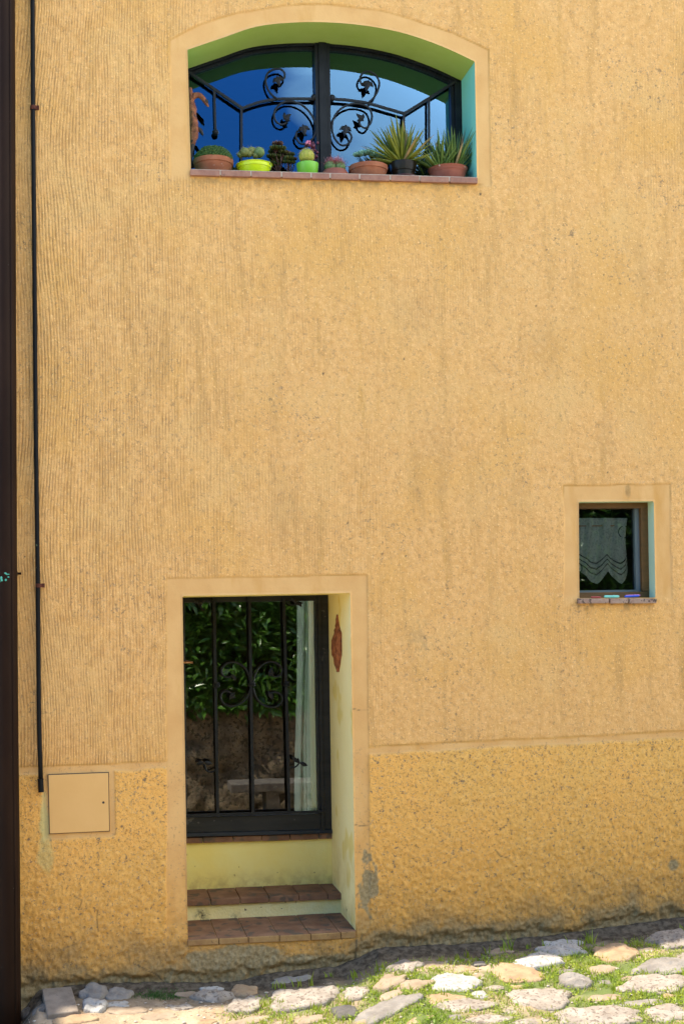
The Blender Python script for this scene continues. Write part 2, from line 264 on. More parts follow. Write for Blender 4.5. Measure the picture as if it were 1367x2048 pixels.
# ------------------------------------------------------------------ object helpers
def tag(o, label=None, cat=None, group=None, kind=None):
    for k, v in (('label', label), ('category', cat), ('group', group), ('kind', kind)):
        if v: o[k] = v
    return o
def empty(name, loc, label, cat, group=None):
    o = bpy.data.objects.new(name, None); C.objects.link(o); o.location = loc; o.empty_display_size = .1
    return tag(o, label, cat, group)
def worldloc(o):
    v = Vector((0, 0, 0))
    while o: v += o.location; o = o.parent
    return v
class MB:
    def __init__(s): s.v = []; s.f = []; s.m = []; s.cm = 0
    def add(s, vs, fs):
        b = len(s.v); s.v += [tuple(v) for v in vs]; s.f += [tuple(i + b for i in f) for f in fs]; s.m += [s.cm] * len(fs)
    def hexa(s, p):            # p: bottom loop of four, top loop of four
        s.add(p, [(0, 3, 2, 1), (4, 5, 6, 7), (0, 1, 5, 4), (1, 2, 6, 5), (2, 3, 7, 6), (3, 0, 4, 7)])
    def box(s, a, b):
        (x0, y0, z0), (x1, y1, z1) = a, b
        s.hexa([(x0, y0, z0), (x1, y0, z0), (x1, y1, z0), (x0, y1, z0), (x0, y0, z1), (x1, y0, z1), (x1, y1, z1), (x0, y1, z1)])
    def tube(s, pts, rad, n=8, flat=1.0, ref=None):
        pts = [Vector(p) for p in pts]; k = len(pts)
        if not isinstance(rad, (list, tuple)): rad = [rad] * k
        vs = []; up = Vector(ref) if ref else None; prev = None
        for i in range(k):
            t = (pts[min(i + 1, k - 1)] - pts[max(i - 1, 0)]).normalized()
            if prev is None:
                a = up if up else (Vector((0, 1, 0)) if abs(t.y) < .9 else Vector((1, 0, 0)))
            else: a = prev
            a = (a - t * a.dot(t)).normalized(); prev = a; b = t.cross(a)
            for j in range(n):
                th = 2 * math.pi * j / n + math.pi / n; vs.append(pts[i] + (a * math.cos(th) * flat + b * math.sin(th)) * rad[i])
        fs = [(i * n + j, i * n + (j + 1) % n, (i + 1) * n + (j + 1) % n, (i + 1) * n + j) for i in range(k - 1) for j in range(n)]
        fs += [tuple(range(n - 1, -1, -1)), tuple((k - 1) * n + j for j in range(n))]
        s.add(vs, fs)
    def lathe(s, c, prof, n=32, sx=1, sy=1, wob=0):
        vs = []
        for r, z in prof:
            for j in range(n):
                th = 2 * math.pi * j / n; vs.append((c[0] + r * math.cos(th) * sx, c[1] + r * math.sin(th) * sy, c[2] + z))
        k = len(prof); fs = [(i * n + j, i * n + (j + 1) % n, (i + 1) * n + (j + 1) % n, (i + 1) * n + j) for i in range(k - 1) for j in range(n)]
        fs.append(tuple(range(n - 1, -1, -1))); fs.append(tuple((k - 1) * n + j for j in range(n)))
        s.add(vs, fs)
    def ball(s, c, r, n=10, k=7, sq=(1, 1, 1), rib=0, ribs=0, axis=None):
        vs = []; R = Vector(axis).normalized().to_track_quat('Z', 'Y').to_matrix() if axis is not None else None
        for i in range(k + 1):
            ph = math.pi * (i + .0001) / (k + .0002)
            for j in range(n):
                th = 2 * math.pi * j / n; rr = r * (1 + rib * math.cos(ribs * th) * math.sin(ph))
                v = Vector((rr * math.sin(ph) * math.cos(th) * sq[0], rr * math.sin(ph) * math.sin(th) * sq[1], rr * math.cos(ph) * sq[2]))
                if R: v = R @ v
                vs.append((c[0] + v[0], c[1] + v[1], c[2] + v[2]))
        s.add(vs, [(i * n + j, (i + 1) * n + j, (i + 1) * n + (j + 1) % n, i * n + (j + 1) % n) for i in range(k) for j in range(n)])
    def prism(s, poly, y0, y1):      # poly: (x, z) outline, thickness from y0 to y1
        n = len(poly); vs = [(x, y0, z) for x, z in poly] + [(x, y1, z) for x, z in poly]
        s.add(vs, [tuple(range(n)), tuple(range(2 * n - 1, n - 1, -1))] + [(i, i + n, (i + 1) % n + n, (i + 1) % n) for i in range(n)])
    def build(s, name, mat, parent=None, base=None, smooth=False, bevel=0, mods=None):
        me = bpy.data.meshes.new(name); off = worldloc(parent) if parent else Vector((0, 0, 0))
        if base is not None: off = off * 0 + Vector(base)
        a = np.array(s.v, float) - np.array(off); me.from_pydata([tuple(r) for r in a], [], s.f)
        mats = mat if isinstance(mat, (list, tuple)) else [mat]
        for m in mats: me.materials.append(m)
        if len(mats) > 1: me.polygons.foreach_set('material_index', s.m)
        if smooth: me.polygons.foreach_set('use_smooth', [True] * len(s.f))
        o = bpy.data.objects.new(name, me); C.objects.link(o)
        if parent: o.parent = parent; o.location = off - worldloc(parent)
        else: o.location = off
        if bevel:
            b = o.modifiers.new('b', 'BEVEL'); b.width = bevel; b.segments = 2; b.limit_method = 'ANGLE'
        return o
def smoothpath(pts, sub=6, closed=False):
    P = [Vector(p) for p in pts]; out = []
    for i in range(len(P) - 1):
        a = P[max(i - 1, 0)]; b = P[i]; c = P[i + 1]; d = P[min(i + 2, len(P) - 1)]
        for k in range(sub):
            t = k / sub; out.append(.5 * ((2 * b) + (c - a) * t + (2 * a - 5 * b + 4 * c - d) * t * t + (3 * b - a - 3 * c + d) * t ** 3))
    out.append(P[-1]); return out
def npmesh(name, V, F, mat, parent=None, smooth=True, attrs=None, base=(0, 0, 0)):
    me = bpy.data.meshes.new(name); V = np.asarray(V, np.float32) - np.array(base, np.float32); F = np.asarray(F, np.int32); k = F.shape[1]
    me.vertices.add(len(V)); me.vertices.foreach_set('co', V.ravel())
    me.loops.add(F.size); me.loops.foreach_set('vertex_index', F.ravel())
    me.polygons.add(len(F)); me.polygons.foreach_set('loop_start', np.arange(0, F.size, k, dtype=np.int32))
    me.polygons.foreach_set('loop_total', np.full(len(F), k, np.int32))
    if smooth: me.polygons.foreach_set('use_smooth', np.ones(len(F), bool))
    me.update(calc_edges=True)
    if attrs:
        for n, a in attrs.items():
            at = me.attributes.new(n, 'FLOAT', 'POINT'); at.data.foreach_set('value', np.asarray(a, np.float32))
    for m in (mat if isinstance(mat, (list, tuple)) else [mat]): me.materials.append(m)
    o = bpy.data.objects.new(name, me); C.objects.link(o); o.location = base
    if parent: o.parent = parent; o.location = Vector(base) - worldloc(parent)
    return o
def polysdf(x, z, poly):
    x = np.asarray(x); z = np.asarray(z); d = np.full(x.shape, 1e9); gx = np.zeros(x.shape); gz = np.zeros(x.shape); ins = np.zeros(x.shape, bool)
    n = len(poly)
    for i in range(n):
        ax, az = poly[i]; bx, bz = poly[(i + 1) % n]; ex, ez = bx - ax, bz - az
        t = np.clip(((x - ax) * ex + (z - az) * ez) / (ex * ex + ez * ez), 0, 1); qx = ax + t * ex; qz = az + t * ez
        dd = np.hypot(x - qx, z - qz); m = dd < d; d = np.where(m, dd, d); gx = np.where(m, qx, gx); gz = np.where(m, qz, gz)
        c = ((az > z) != (bz > z)) & (x < (bx - ax) * (z - az) / (bz - az + 1e-12) + ax); ins ^= c
    return np.where(ins, -d, d), gx, gz
def polyline_z(px_pts):
    P = [W(a, b) for a, b in px_pts]; xs = [p.x for p in P]; zs = [p.z for p in P]
    return lambda X: np.interp(X, xs, zs) + np.where(X < xs[0], (X - xs[0]) * .03, 0) + np.where(X > xs[-1], (X - xs[-1]) * .09, 0)

# ------------------------------------------------------------------ outlines
arch_px = [(447, 75), (514, 53), (589, 45), (660, 45), (735, 52), (809, 67), (884, 93)]
arch_top = smoothpath([W(375, 99.5)] + [W(*p) for p in arch_px] + [W(948.6, 123)], 5)
ARCH = [(p.x, p.z) for p in arch_top] + [(W(953, 356).x, W(953, 356).z), (W(382, 340).x, W(382, 340).z)]
DOOR = [(W(*p).x, W(*p).z) for p in ((365, 1192), (700, 1186), (711, 1874), (376, 1891))]
SMALL = [(W(*p).x, W(*p).z) for p in ((1156.3, 1003.7), (1306, 1002.5), (1309.5, 1195), (1157.5, 1196))]
METER = [(W(*p).x, W(*p).z) for p in ((96, 1548.5), (218, 1544), (220, 1662.5), (99, 1668))]
D_ARCH, D_DOOR, D_SMALL = .30, .70, .10
base_z = polyline_z([(0, 1990), (46, 1984), (132, 1974), (197, 1969), (322, 1967), (400, 1966), (460, 1963), (537, 1949), (678, 1936), (753, 1900), (847, 1893), (937, 1887), (1028, 1880), (1157, 1867), (1236, 1855), (1367, 1836)])
dado_z = polyline_z([(40, 1534), (190, 1529), (335, 1521), (338, 1521), (738, 1494), (900, 1485), (1100, 1476), (1367, 1462)])

# ------------------------------------------------------------------ THE HOUSE
house = empty('house', (1.2, 0, 0), 'ochre rendered house front with an arched window, a recessed glazed door and a small window', 'house')
x0, x1, z0, z1 = -.60, W(1367, 400).x + .12, -.30, W(1367, 0).z + .12
HT = 6.1
fx = np.arange(x0, x1, .0045); fz = np.arange(z0, z1, .0068)
xs = np.concatenate([[-4.5, -3, -1.8, -1.1], fx, [x1 + .3, x1 + .9, x1 + 2, x1 + 4]]); zs = np.concatenate([[-.9, -.6], fz, [z1 + .25, (z1 + HT) / 2, HT]])
X, Z = np.meshgrid(xs, zs); nx, nz = len(xs), len(zs); X = X.ravel().copy(); Z = Z.ravel().copy()
sA, aX, aZ = polysdf(X, Z, ARCH); sD, dX, dZ = polysdf(X, Z, DOOR); sS, cX, cZ = polysdf(X, Z, SMALL); sM, mX, mZ = polysdf(X, Z, METER)
sd_all = np.minimum(np.minimum(sA, sD), sS)
inside = sd_all < 0
for s_, gx, gz in ((sA, aX, aZ), (sD, dX, dZ), (sS, cX, cZ)):
    m = (s_ < 0) & (s_ > -.02); X[m] = gx[m]; Z[m] = gz[m]
wob = fbm(X * 9, Z * 9, s=3) * .006
OA=[(W(*p).x,W(*p).z) for p in ((340,360),(341,80),(402,47),(479,25),(564,11),(612,8),(660,9),(759,19),(834,41),(909,67),(976,99.5),(981,372))]
OD_=[(W(*p).x,W(*p).z) for p in ((333,1900),(334,1157),(733,1150),(741,1900))]
OS=[(W(*p).x,W(*p).z) for p in ((1127,1206),(1127,972),(1339,968),(1343,1206))]
bA,bD,bS=[polysdf(X,Z,q)[0] for q in (OA,OD_,OS)]
zsillA = W(382, 352).z; zsillS = W(1157, 1200).z
keepA = ss(zsillA - .05, zsillA + .02, Z + wob); keepS = ss(zsillS - .03, zsillS + .03, Z)
nearsill = ss(.13, .09, sA) * (1 - keepA)
def band(s, w): return ss(w + .004, w - .004, s + wob)
lowfade = ss(.16, .26, Z + fbm(X * 14, Z * 14, s=9) * .08 - .02)
dz_ = dado_z(X); below = Z - dz_
smooth = np.maximum.reduce([band(bA, 0) * keepA, band(bD, 0) * lowfade, band(bS, 0) * keepS])
mband = band(sM, .028); smooth = np.maximum(smooth, mband)
dband = ss(.0, -.004, below + wob * .4) * ss(-.045, -.035, below + wob * 2)
plinth = ss(.002, -.004, below + wob * .4)
smooth = np.maximum(smooth, dband)
leftf = 1 - ss(.35, 1.4, X); vis = (X > x0) & (X < x1)
# combed render
warp = fbm(X * 2.2, Z * 1.1, s=21, o=3) * .030 + fbm(X * 9, Z * 5, s=22, o=2) * .0035
swirl = .03 * np.sin(Z * 3.1 + .6) * np.exp(-((X + .22) / .22) ** 2)
ph = (X + warp + swirl) / .0160 * 2 * math.pi
comb = np.sin(ph); comb = np.where(comb > 0, comb * .6, comb * 1.25)
cmask = ss(-.55, .25, fbm(X * 5, Z * 2.4, s=31) + leftf * .75)
pat = ss(.05, .45, fbm(X * 2.6 + 40, Z * 1.6, s=33, o=3)); pat2 = (1 - leftf) * pat
grain = fbm(X * 95, Z * 80, s=41, o=2); grain2 = fbm(X * 42, Z * 36, s=42, o=2)
h_up = comb * (.0028 * leftf * cmask * (.5 + .75 * ss(.75, .0, X)) + .0012 * pat2) * np.clip(.6 + .75 * fbm(X * 40, Z * 14, s=5), .05, 1.6) + grain * .0017 + grain2 * .0016 + fbm(X * 7, Z * 7, s=45) * .002
lum = fbm(X * 26, Z * 30, s=51, o=4); rid = 1 - np.abs(fbm(X * 15, Z * 17, s=52, o=3)) * 2
rough_low = ss(1.0, .1, Z - base_z(X))
lum2 = fbm(X * 62, Z * 62, s=57, o=2)
h_pl = .003 + lum * (.0012 + .004 * rough_low) + lum2 * (.0020 + .003 * rough_low) + rid * .0008 * (.1 + rough_low) + grain * .0024 + fbm(X * 5, Z * 5, s=55) * .0025
h_sm = -.0045 + fbm(X * 12, Z * 12, s=61) * .0009 + grain * .00025
h = h_up * (1 - plinth) + h_pl * plinth; h = h * (1 - smooth) + h_sm * smooth
def line(s, w, c=0, wd=.0035): return np.exp(-((s + wob - w) / wd) ** 2)
grA = line(bA, 0) * keepA * (.25 + .75 * ss(W(340, 130).z, W(340, 70).z, Z)); grD = line(bD, 0) * ss(.9, 1.15, Z) * (.3 + .7 * ss(W(340, 1165).z, W(340, 1158).z, Z)); grS = line(bS, 0) * keepS * ss(W(1120, 1010).z, W(1120, 985).z, Z)
grL = np.exp(-((below + wob * .4 - .002) / .004) ** 2) * (sD > .09); grL2 = .6 * np.exp(-((below + wob * 2 + .042) / .004) ** 2) * (sD > .09) * ss(.0, .4, fbm(X * 5, Z * 3, s=66) + .25)
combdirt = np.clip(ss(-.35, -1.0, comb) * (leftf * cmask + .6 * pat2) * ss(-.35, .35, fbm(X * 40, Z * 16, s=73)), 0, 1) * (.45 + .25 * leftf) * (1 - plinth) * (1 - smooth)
groove = np.maximum.reduce([grA, grD, grS, grL, grL2 * .7]); broken = .45 + .55 * ss(-.5, .4, fbm(X * 8, Z * 8, s=71)); groove = groove * broken
h -= groove * .0028
h *= ss(0, .010, np.where(sd_all > 0, sd_all, 0)); h *= ss(-.002, .006, np.abs(sM) + .0)
h = np.where(sM < .03, h * .3 - .003 * ss(.0, .004, sM), h)
db = Z - base_z(X)
cemn = fbm(X * 9, Z * 12, s=81, o=4)
# hollow at the foot of the wall where the render has fallen off
foot = ss(.07, .02, db + cemn * .05); h -= foot * (.018 + .012 * rid)
h = np.where(vis, h, 0)
Yv = -h
# stains, each where the photograph has one
def blob(px, py, wx, wz): p = W(px, py); return 1 - np.hypot((X - p.x) / wx, (Z - p.z) / wz)
cement = np.maximum.reduce([ss(.0, .25, blob(737, 1772, .045, .14) + fbm(X * 30, Z * 22, s=84) * 1.1), ss(0, .25, blob(455, 1920, .30, .085) + cemn * .6) * (Z < W(400, 1892).z),
    ss(.0, .2, blob(640, 1928, .26, .05) + cemn * .7) * (sD > 0), ss(0, .3, blob(1345, 1728, .05, .05) + cemn * .6), ss(.13, .0, db + cemn * .12) * .9,
    ss(.2, .6, blob(840, 1275, .08, .09) + fbm(X * 60, Z * 60, s=83) * 1.1) * .25])
cement = np.maximum(cement, ss(.13, .05, db + cemn * .10) * ss(450, 330, 0 * X + 400) )
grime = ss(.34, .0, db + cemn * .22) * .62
us = W(600, 356).z + (X - W(600, 356).x) * -.0
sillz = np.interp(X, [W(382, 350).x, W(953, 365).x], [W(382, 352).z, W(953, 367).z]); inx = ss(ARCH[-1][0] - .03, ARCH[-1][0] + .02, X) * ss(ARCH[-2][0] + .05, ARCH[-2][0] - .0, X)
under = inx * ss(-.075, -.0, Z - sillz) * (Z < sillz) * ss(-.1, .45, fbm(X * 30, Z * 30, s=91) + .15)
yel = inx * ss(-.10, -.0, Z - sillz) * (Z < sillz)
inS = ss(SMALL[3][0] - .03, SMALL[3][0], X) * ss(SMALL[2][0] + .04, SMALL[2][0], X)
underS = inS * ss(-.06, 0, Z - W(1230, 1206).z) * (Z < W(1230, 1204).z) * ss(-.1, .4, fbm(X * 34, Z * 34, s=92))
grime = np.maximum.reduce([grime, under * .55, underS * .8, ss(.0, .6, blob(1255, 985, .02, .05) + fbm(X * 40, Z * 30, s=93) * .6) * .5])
for q_ in ((870, 920, .14, .30), (1090, 690, .12, .25), (830, 620, .12, .22), (1215, 900, .1, .25), (880, 420, .12, .14), (560, 1010, .12, .25), (300, 700, .10, .35), (1290, 560, .08, .3)):
    grime = np.maximum(grime, .11 * ss(.0, .8, blob(*q_) + fbm(X * 22, Z * 7, s=int(q_[0])) * .7))
jx = .45 * ss(.012, .0, np.abs(sD)) * ss(.9, .2, Z) * ss(-.2, .5, fbm(X * 60, Z * 25, s=94)); grime = np.maximum(grime, jx)
green = ss(0, .5, blob(89, 1640, .035, .18) + cemn * .5) * (Z < W(85, 1583).z) * .8
green = np.maximum(green, ss(.1, .6, blob(92, 1705, .05, .18) + cemn * .6) * .5)
green = np.maximum(green, ss(.72, 1.0, 1 - np.abs(X - W(66, 0 + 500).x) / .03 * .5) * 0)
dark = np.zeros_like(X)
for px, py, r in ((646, 747, .010), (807, 718, .008), (695, 1046, .009), (1205, 699, .006), (960, 388, .011), (273, 473, .008), (811, 1112, .006), (1206, 549, .006), (771, 399, .007), (1071, 612, .007), (556, 415, .006), (50, 1113, .006), (739, 392, .006), (1214, 945, .007), (950, 1228, .005)):
    dark = np.maximum(dark, ss(.2, .7, blob(px, py, r, r * 1.3)))
def crack(pts, w=.0035):
    global dark, h
    P = [W(*p) for p in pts]
    for a_, b_ in zip(P[:-1], P[1:]):
        ex, ez = b_.x - a_.x, b_.z - a_.z; t = np.clip(((X - a_.x) * ex + (Z - a_.z) * ez) / (ex * ex + ez * ez), 0, 1)
        dark = np.maximum(dark, np.exp(-(np.hypot(X - a_.x - t * ex + wob * 1.2, Z - a_.z - t * ez + wob) / w) ** 2) * .8)
crack([(195, 1822), (193, 1840), (197, 1862)]); crack([(268, 1925), (290, 1938), (312, 1950), (326, 1966)]); crack([(704, 1417), (722, 1421), (738, 1419)], .0025); crack([(120, 1900), (150, 1888), (165, 1878)]); crack([(705, 1648), (722, 1652), (738, 1650)], .0025)
crack([(712, 1880), (713, 1905), (711, 1932)], .005); crack([(150, 1792), (165, 1800), (160, 1815)]); crack([(990, 1700), (1000, 1712), (1015, 1716)], .003); crack([(1190, 1745), (1204, 1752), (1208, 1762)], .003)
tr = ss(W(330, 1500).x, W(300, 1500).x, X)
pits = np.clip(.42 + .9 * plinth + .35 * rough_low + .4 * ss(.1, .5, fbm(X * 3, Z * 3, s=97)) - .95 * smooth, .05, 1)
pits = np.maximum(pits, ss(W(0, 60).z - .25, W(0, 0).z, Z) * .35 * (1 - smooth))
low = np.clip(ss(.95, .1, db) * plinth + yel * .9, 0, 1)
FI = np.arange((nx - 1) * (nz - 1)); r_, c_ = FI // (nx - 1), FI % (nx - 1)
F = np.stack([r_ * nx + c_, r_ * nx + c_ + 1, (r_ + 1) * nx + c_ + 1, (r_ + 1) * nx + c_], 1)
F = F[~inside[F].all(1)]
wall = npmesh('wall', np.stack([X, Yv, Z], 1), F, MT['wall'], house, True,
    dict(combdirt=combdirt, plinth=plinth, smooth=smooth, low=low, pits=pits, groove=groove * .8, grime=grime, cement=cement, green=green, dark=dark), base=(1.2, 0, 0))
wall['label'] = 'ochre rendered wall, combed in vertical lines above and rough below'
XL, XR, YB = -4.5, x1 + 4, 3.05
mb = MB()
mb.add([(XL, .0, -.9), (XL, YB, -.9), (XL, YB, HT), (XL, .0, HT)], [(0, 1, 2, 3)])
mb.add([(XR, .0, -.9), (XR, YB, -.9), (XR, YB, HT), (XR, .0, HT)], [(3, 2, 1, 0)])
RO = (1.95, 4.5, .25, 2.15)      # unseen rear opening, added to backlight the door curtain
for (a_, b_, c_, d_) in ((XL, RO[0], -.9, HT), (RO[1], XR, -.9, HT), (RO[0], RO[1], -.9, RO[2]), (RO[0], RO[1], RO[3], HT)): mb.add([(a_, YB, c_), (b_, YB, c_), (b_, YB, d_), (a_, YB, d_)], [(0, 1, 2, 3)])
mb.build('side_wall', MT['render_plain'], house)
mb = MB(); mb.hexa([(XL - .02, -.02, HT + .003), (XR + .02, -.02, HT + .003), (XR + .02, YB + .3, HT + .003), (XL - .02, YB + .3, HT + .003), (XL - .02, -.02, HT + .07), (XR + .02, -.02, HT + .07), (XR + .02, YB + .3, HT + .9), (XL - .02, YB + .3, HT + .9)])
mb.build('roof', MT['rooftile'], house)

nb_ = empty('neighbouring_house', (-8, 2, -.9), 'ochre rendered house adjoining on the left, its front standing a little further out', 'house')  # out of view, added so its shadow deepens the shade at left
mb = MB(); mb.box((-13, -.30, -.9), (-4.505, 5, 6.4)); mb.build('wall', MT['render_plain'], nb_)
mb = MB(); mb.hexa([(-13.1, -.32, 6.403), (-4.5, -.32, 6.403), (-4.5, 5.2, 6.403), (-13.1, 5.2, 6.403), (-13.1, -.32, 6.47), (-4.5, -.32, 6.47), (-4.5, 5.2, 7.3), (-13.1, 5.2, 7.3)]); mb.build('roof', MT['rooftile'], nb_)

def room(poly, y0, y1, parent, name='room_lining'):
    xs_ = [p[0] for p in poly]; zs_ = [p[1] for p in poly]; a, b = min(xs_) - .25, max(xs_) + .25; c, d = min(zs_) - .1, max(zs_) + .2
    m = MB(); V = [(a, y0, c), (b, y0, c), (b, y1, c), (a, y1, c), (a, y0, d), (b, y0, d), (b, y1, d), (a, y1, d)]
    m.add(V, [(0, 1, 2, 3), (7, 6, 5, 4), (1, 5, 6, 2), (2, 6, 7, 3), (0, 3, 7, 4)])
    return m.build(name, MT['inside'], parent)
def reveal(poly, edges, d, name, mat, parent, y0=.0005):
    m = MB()
    for i in edges:
        a = poly[i]; b = poly[(i + 1) % len(poly)]
        m.add([(a[0], y0, a[1]), (b[0], y0, b[1]), (b[0], d, b[1]), (a[0], d, a[1])], [(0, 1, 2, 3)])
    return m.build(name, mat, parent, smooth=False)
def pathpx(pts, Y, org=(0, 0), k=1.0): return [W(org[0] + x / k, org[1] + y / k, Y) for x, y in pts]
def iron_leaf(mb, px, py, L_, w_, ang, Y, bend=.004):
    """pointed, folded iron leaf centred on a photo pixel, lengths in photo pixels"""
    c = W(px, py, Y); s = S(Y); L_ *= s; w_ *= s; ca, sa = math.cos(ang), -math.sin(ang); vs = []; n = 7
    prof = [(-.5, .02), (-.32, .32), (-.1, .5), (.12, .44), (.32, .24), (.5, .01)]
    for side in (-1, 0, 1):
        for t, w in prof:
            u = t * L_; v = w * w_ * side; vs.append((c.x + u * ca - v * sa, Y - .004 - (0 if side else .004) - bend * (1 - (2 * t) ** 2), c.z + u * sa + v * ca))
    k = len(prof); fs = []
    for j in range(2):
        for i in range(k - 1): fs.append((j * k + i, j * k + i + 1, (j + 1) * k + i + 1, (j + 1) * k + i))
    b = len(vs); vs2 = [(x, y + .006, z) for x, y, z in vs]; fs2 = [tuple(i + b for i in reversed(f)) for f in fs]
    ring = list(range(k)) + [2 * k + i for i in range(k - 1, -1, -1)]
    ed = [(ring[i], ring[(i + 1) % len(ring)], ring[(i + 1) % len(ring)] + b, ring[i] + b) for i in range(len(ring))]
    mb.add(vs + vs2, fs + fs2 + ed)
def trileaf(mb, px, py, s, ang, Y):
    iron_leaf(mb, px, py, s, s * .42, ang, Y)
    iron_leaf(mb, px + .28 * s * math.cos(ang + 2.2), py + .28 * s * math.sin(ang + 2.2), s * .62, s * .34, ang + 1.0, Y)
    iron_leaf(mb, px + .28 * s * math.cos(ang - 2.2), py + .28 * s * math.sin(ang - 2.2), s * .62, s * .34, ang - 1.0, Y)

# ---- arched window
YF = .27                                   # ironwork plane
n_arc = len(arch_top)
def off_arc(poly_pts, t):                  # arch outline moved inward
    out = []
    for i, p in enumerate(poly_pts):
        a = poly_pts[max(i - 1, 0)]; b = poly_pts[min(i + 1, len(poly_pts) - 1)]; d = Vector((b[0] - a[0], 0, b[1] - a[1])).normalized()
        out.append((p[0] + d.z * t, p[1] - d.x * t))
    return out
arc2 = [(p.x, p.z) for p in arch_top]; zb = min(ARCH[-1][1], ARCH[-2][1]) - .02
mb = MB(); yA, yB = D_ARCH - .035, D_ARCH + .03
def strip(mb, o, i, ya, yb):
    for k in range(len(o) - 1):
        mb.hexa([(i[k][0], ya, i[k][1]), (i[k + 1][0], ya, i[k + 1][1]), (i[k + 1][0], yb, i[k + 1][1]), (i[k][0], yb, i[k][1]),
                 (o[k][0], ya, o[k][1]), (o[k + 1][0], ya, o[k + 1][1]), (o[k + 1][0], yb, o[k + 1][1]), (o[k][0], yb, o[k][1])])
strip(mb, off_arc(arc2, -.02), off_arc(arc2, .014), yA, yB)
strip(mb, off_arc(arc2, .0141), off_arc(arc2, .030), yA + .02, yB)
xl, xr = ARCH[-1][0], ARCH[-2][0]
zl, zr = arc2[0][1], arc2[-1][1]
mb.box((xl - .03, yA, zb), (xl + .012, yB, zl + .01)); mb.box((xr - .040, yA, zb), (xr + .02, yB, zr + .005)); mb.box((xr - .062, yA + .014, zb), (xr - .0402, yB, zr + .018))
pc0, pc1 = W(630, 200, yA).x, W(660, 200, yA).x
zt = W(645, 93, yA).z + .015
mb.box((pc0, yA - .012, zb), (pc0 + .020, yB, zt)); mb.box((pc0 + .0202, yA - .022, zb), (pc1 - .022, yB, zt)); mb.box((pc1 - .0218, yA - .012, zb), (pc1, yB, zt))
mb.box((xl, yA, zb), (xr, yB, zb + .03))
win = mb.build('arched_window', MT['frame'], house, bevel=.002); win['label'] = 'arched black framed double window'
for sgn in (0, 1):
    a, b = (xl, (pc0 + pc1) / 2) if sgn == 0 else ((pc0 + pc1) / 2, xr)
    pts = [p for p in off_arc(arc2, .005) if a - .001 <= p[0] <= b + .001]
    m = MB(); poly = [(a, zb + .01)] + ([(a, pts[0][1])]) + pts + [(b, pts[-1][1]), (b, zb + .01)]
    m.add([(x, D_ARCH + .003 * sgn, z) for x, z in poly], [tuple(range(len(poly)))]); m.build('pane', MT['glass'], win)
reveal(ARCH, range(n_arc - 1), D_ARCH, 'soffit', MT['lime'], win)
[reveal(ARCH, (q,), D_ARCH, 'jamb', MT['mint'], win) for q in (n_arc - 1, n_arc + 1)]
# sill of terracotta tiles
js = [380.5, 441, 502, 563, 622, 660, 719, 780, 839, 898.5, 954.5]
def syT(px): return 338.5 + (px - 382) * (355 - 338.5) / 571
def syB(px): return 350.5 + (px - 382) * (366.5 - 350.5) / 571
mb = MB(); mo = MB()
for i in range(10):
    a, b = js[i] + (1.1 if i else 0), js[i + 1] - (1.1 if i < 9 else 0); y0 = -.014 - random.random() * .003; e = random.uniform(-.3, .3)
    TL, TR, BL, BR = W(a, syT(a) + e, y0), W(b, syT(b) + e, y0), W(a, syB(a) + e, y0), W(b, syB(b) + e, y0)
    mb.hexa([(BL.x, y0, BL.z), (BR.x, y0, BR.z), (BR.x, D_ARCH - .01, BR.z), (BL.x, D_ARCH - .01, BL.z), (TL.x, y0, TL.z), (TR.x, y0, TR.z), (TR.x, D_ARCH - .01, TR.z), (TL.x, D_ARCH - .01, TL.z)])
sill = mb.build('sill', MT['terra_sill'], win, bevel=.003)
A, B, A2, B2 = W(383, syT(383) + 1), W(952, syT(952) + 1), W(383, syB(383) - 1), W(952, syB(952) - 1)
mo.hexa([(A2.x, -.0128, A2.z), (B2.x, -.0128, B2.z), (B2.x, .27, B2.z), (A2.x, .27, A2.z), (A.x, -.0128, A.z), (B.x, -.0128, B.z), (B.x, .27, B.z), (A.x, .27, A.z)])
mo.build('sill_mortar', MT['mortar'], win)
# wrought iron
g = MB()
def bar(mb, pts, r=.0095, Y=YF, n=4): mb.tube([W(x, y, Y) for x, y in pts], r, n)
def arcbar(pts, r=.0095): g.tube(smoothpath([W(x, y, YF) for x, y in pts], 4), r, 4, ref=(0, 1, 0))
bar(g, [(376, 143.5), (483, 216)], .0105); bar(g, [(483, 214), (483, 345)], .0085); bar(g, [(428.5, 180), (431, 262)], .0085)
arcbar([(483, 217), (514, 206), (539, 200.5), (564, 198), (626, 198)])
bar(g, [(911, 163), (807, 228)], .0105); bar(g, [(807, 226), (807, 352)], .0085); bar(g, [(857, 197), (857, 300)], .0085)
arcbar([(807, 227), (772, 217), (735, 206.5), (700, 201), (664, 198)])
for px, py in ((627.5, 195), (664, 196), (431, 265), (857, 300)):
    c = W(px, py, YF); g.ball(c, .019, 10, 7)
def scroll(pts, org, k, r0=.0062, Y=YF - .008):
    P = smoothpath(pathpx(pts, Y, org, k), 5); g.tube(P, r0, 6)
O1, K1 = (340, 0), 4.02
scroll([(865, 797), (820, 765), (785, 715), (768, 650), (785, 590), (830, 560), (880, 555), (915, 580), (920, 620), (900, 645)], O1, K1)
scroll([(955, 945), (935, 985), (895, 1003), (850, 975), (836, 915), (865, 855), (925, 818), (1000, 820), (1080, 860), (1140, 930), (1170, 1010), (1160, 1090), (1110, 1145), (1050, 1155), (1012, 1110), (1018, 1065), (1045, 1045)], O1, K1)
O2 = (660, 0)
scroll([(305, 825), (350, 785), (385, 720), (392, 660), (365, 605), (310, 575), (260, 590), (238, 640), (255, 680), (280, 690)], O2, K1)
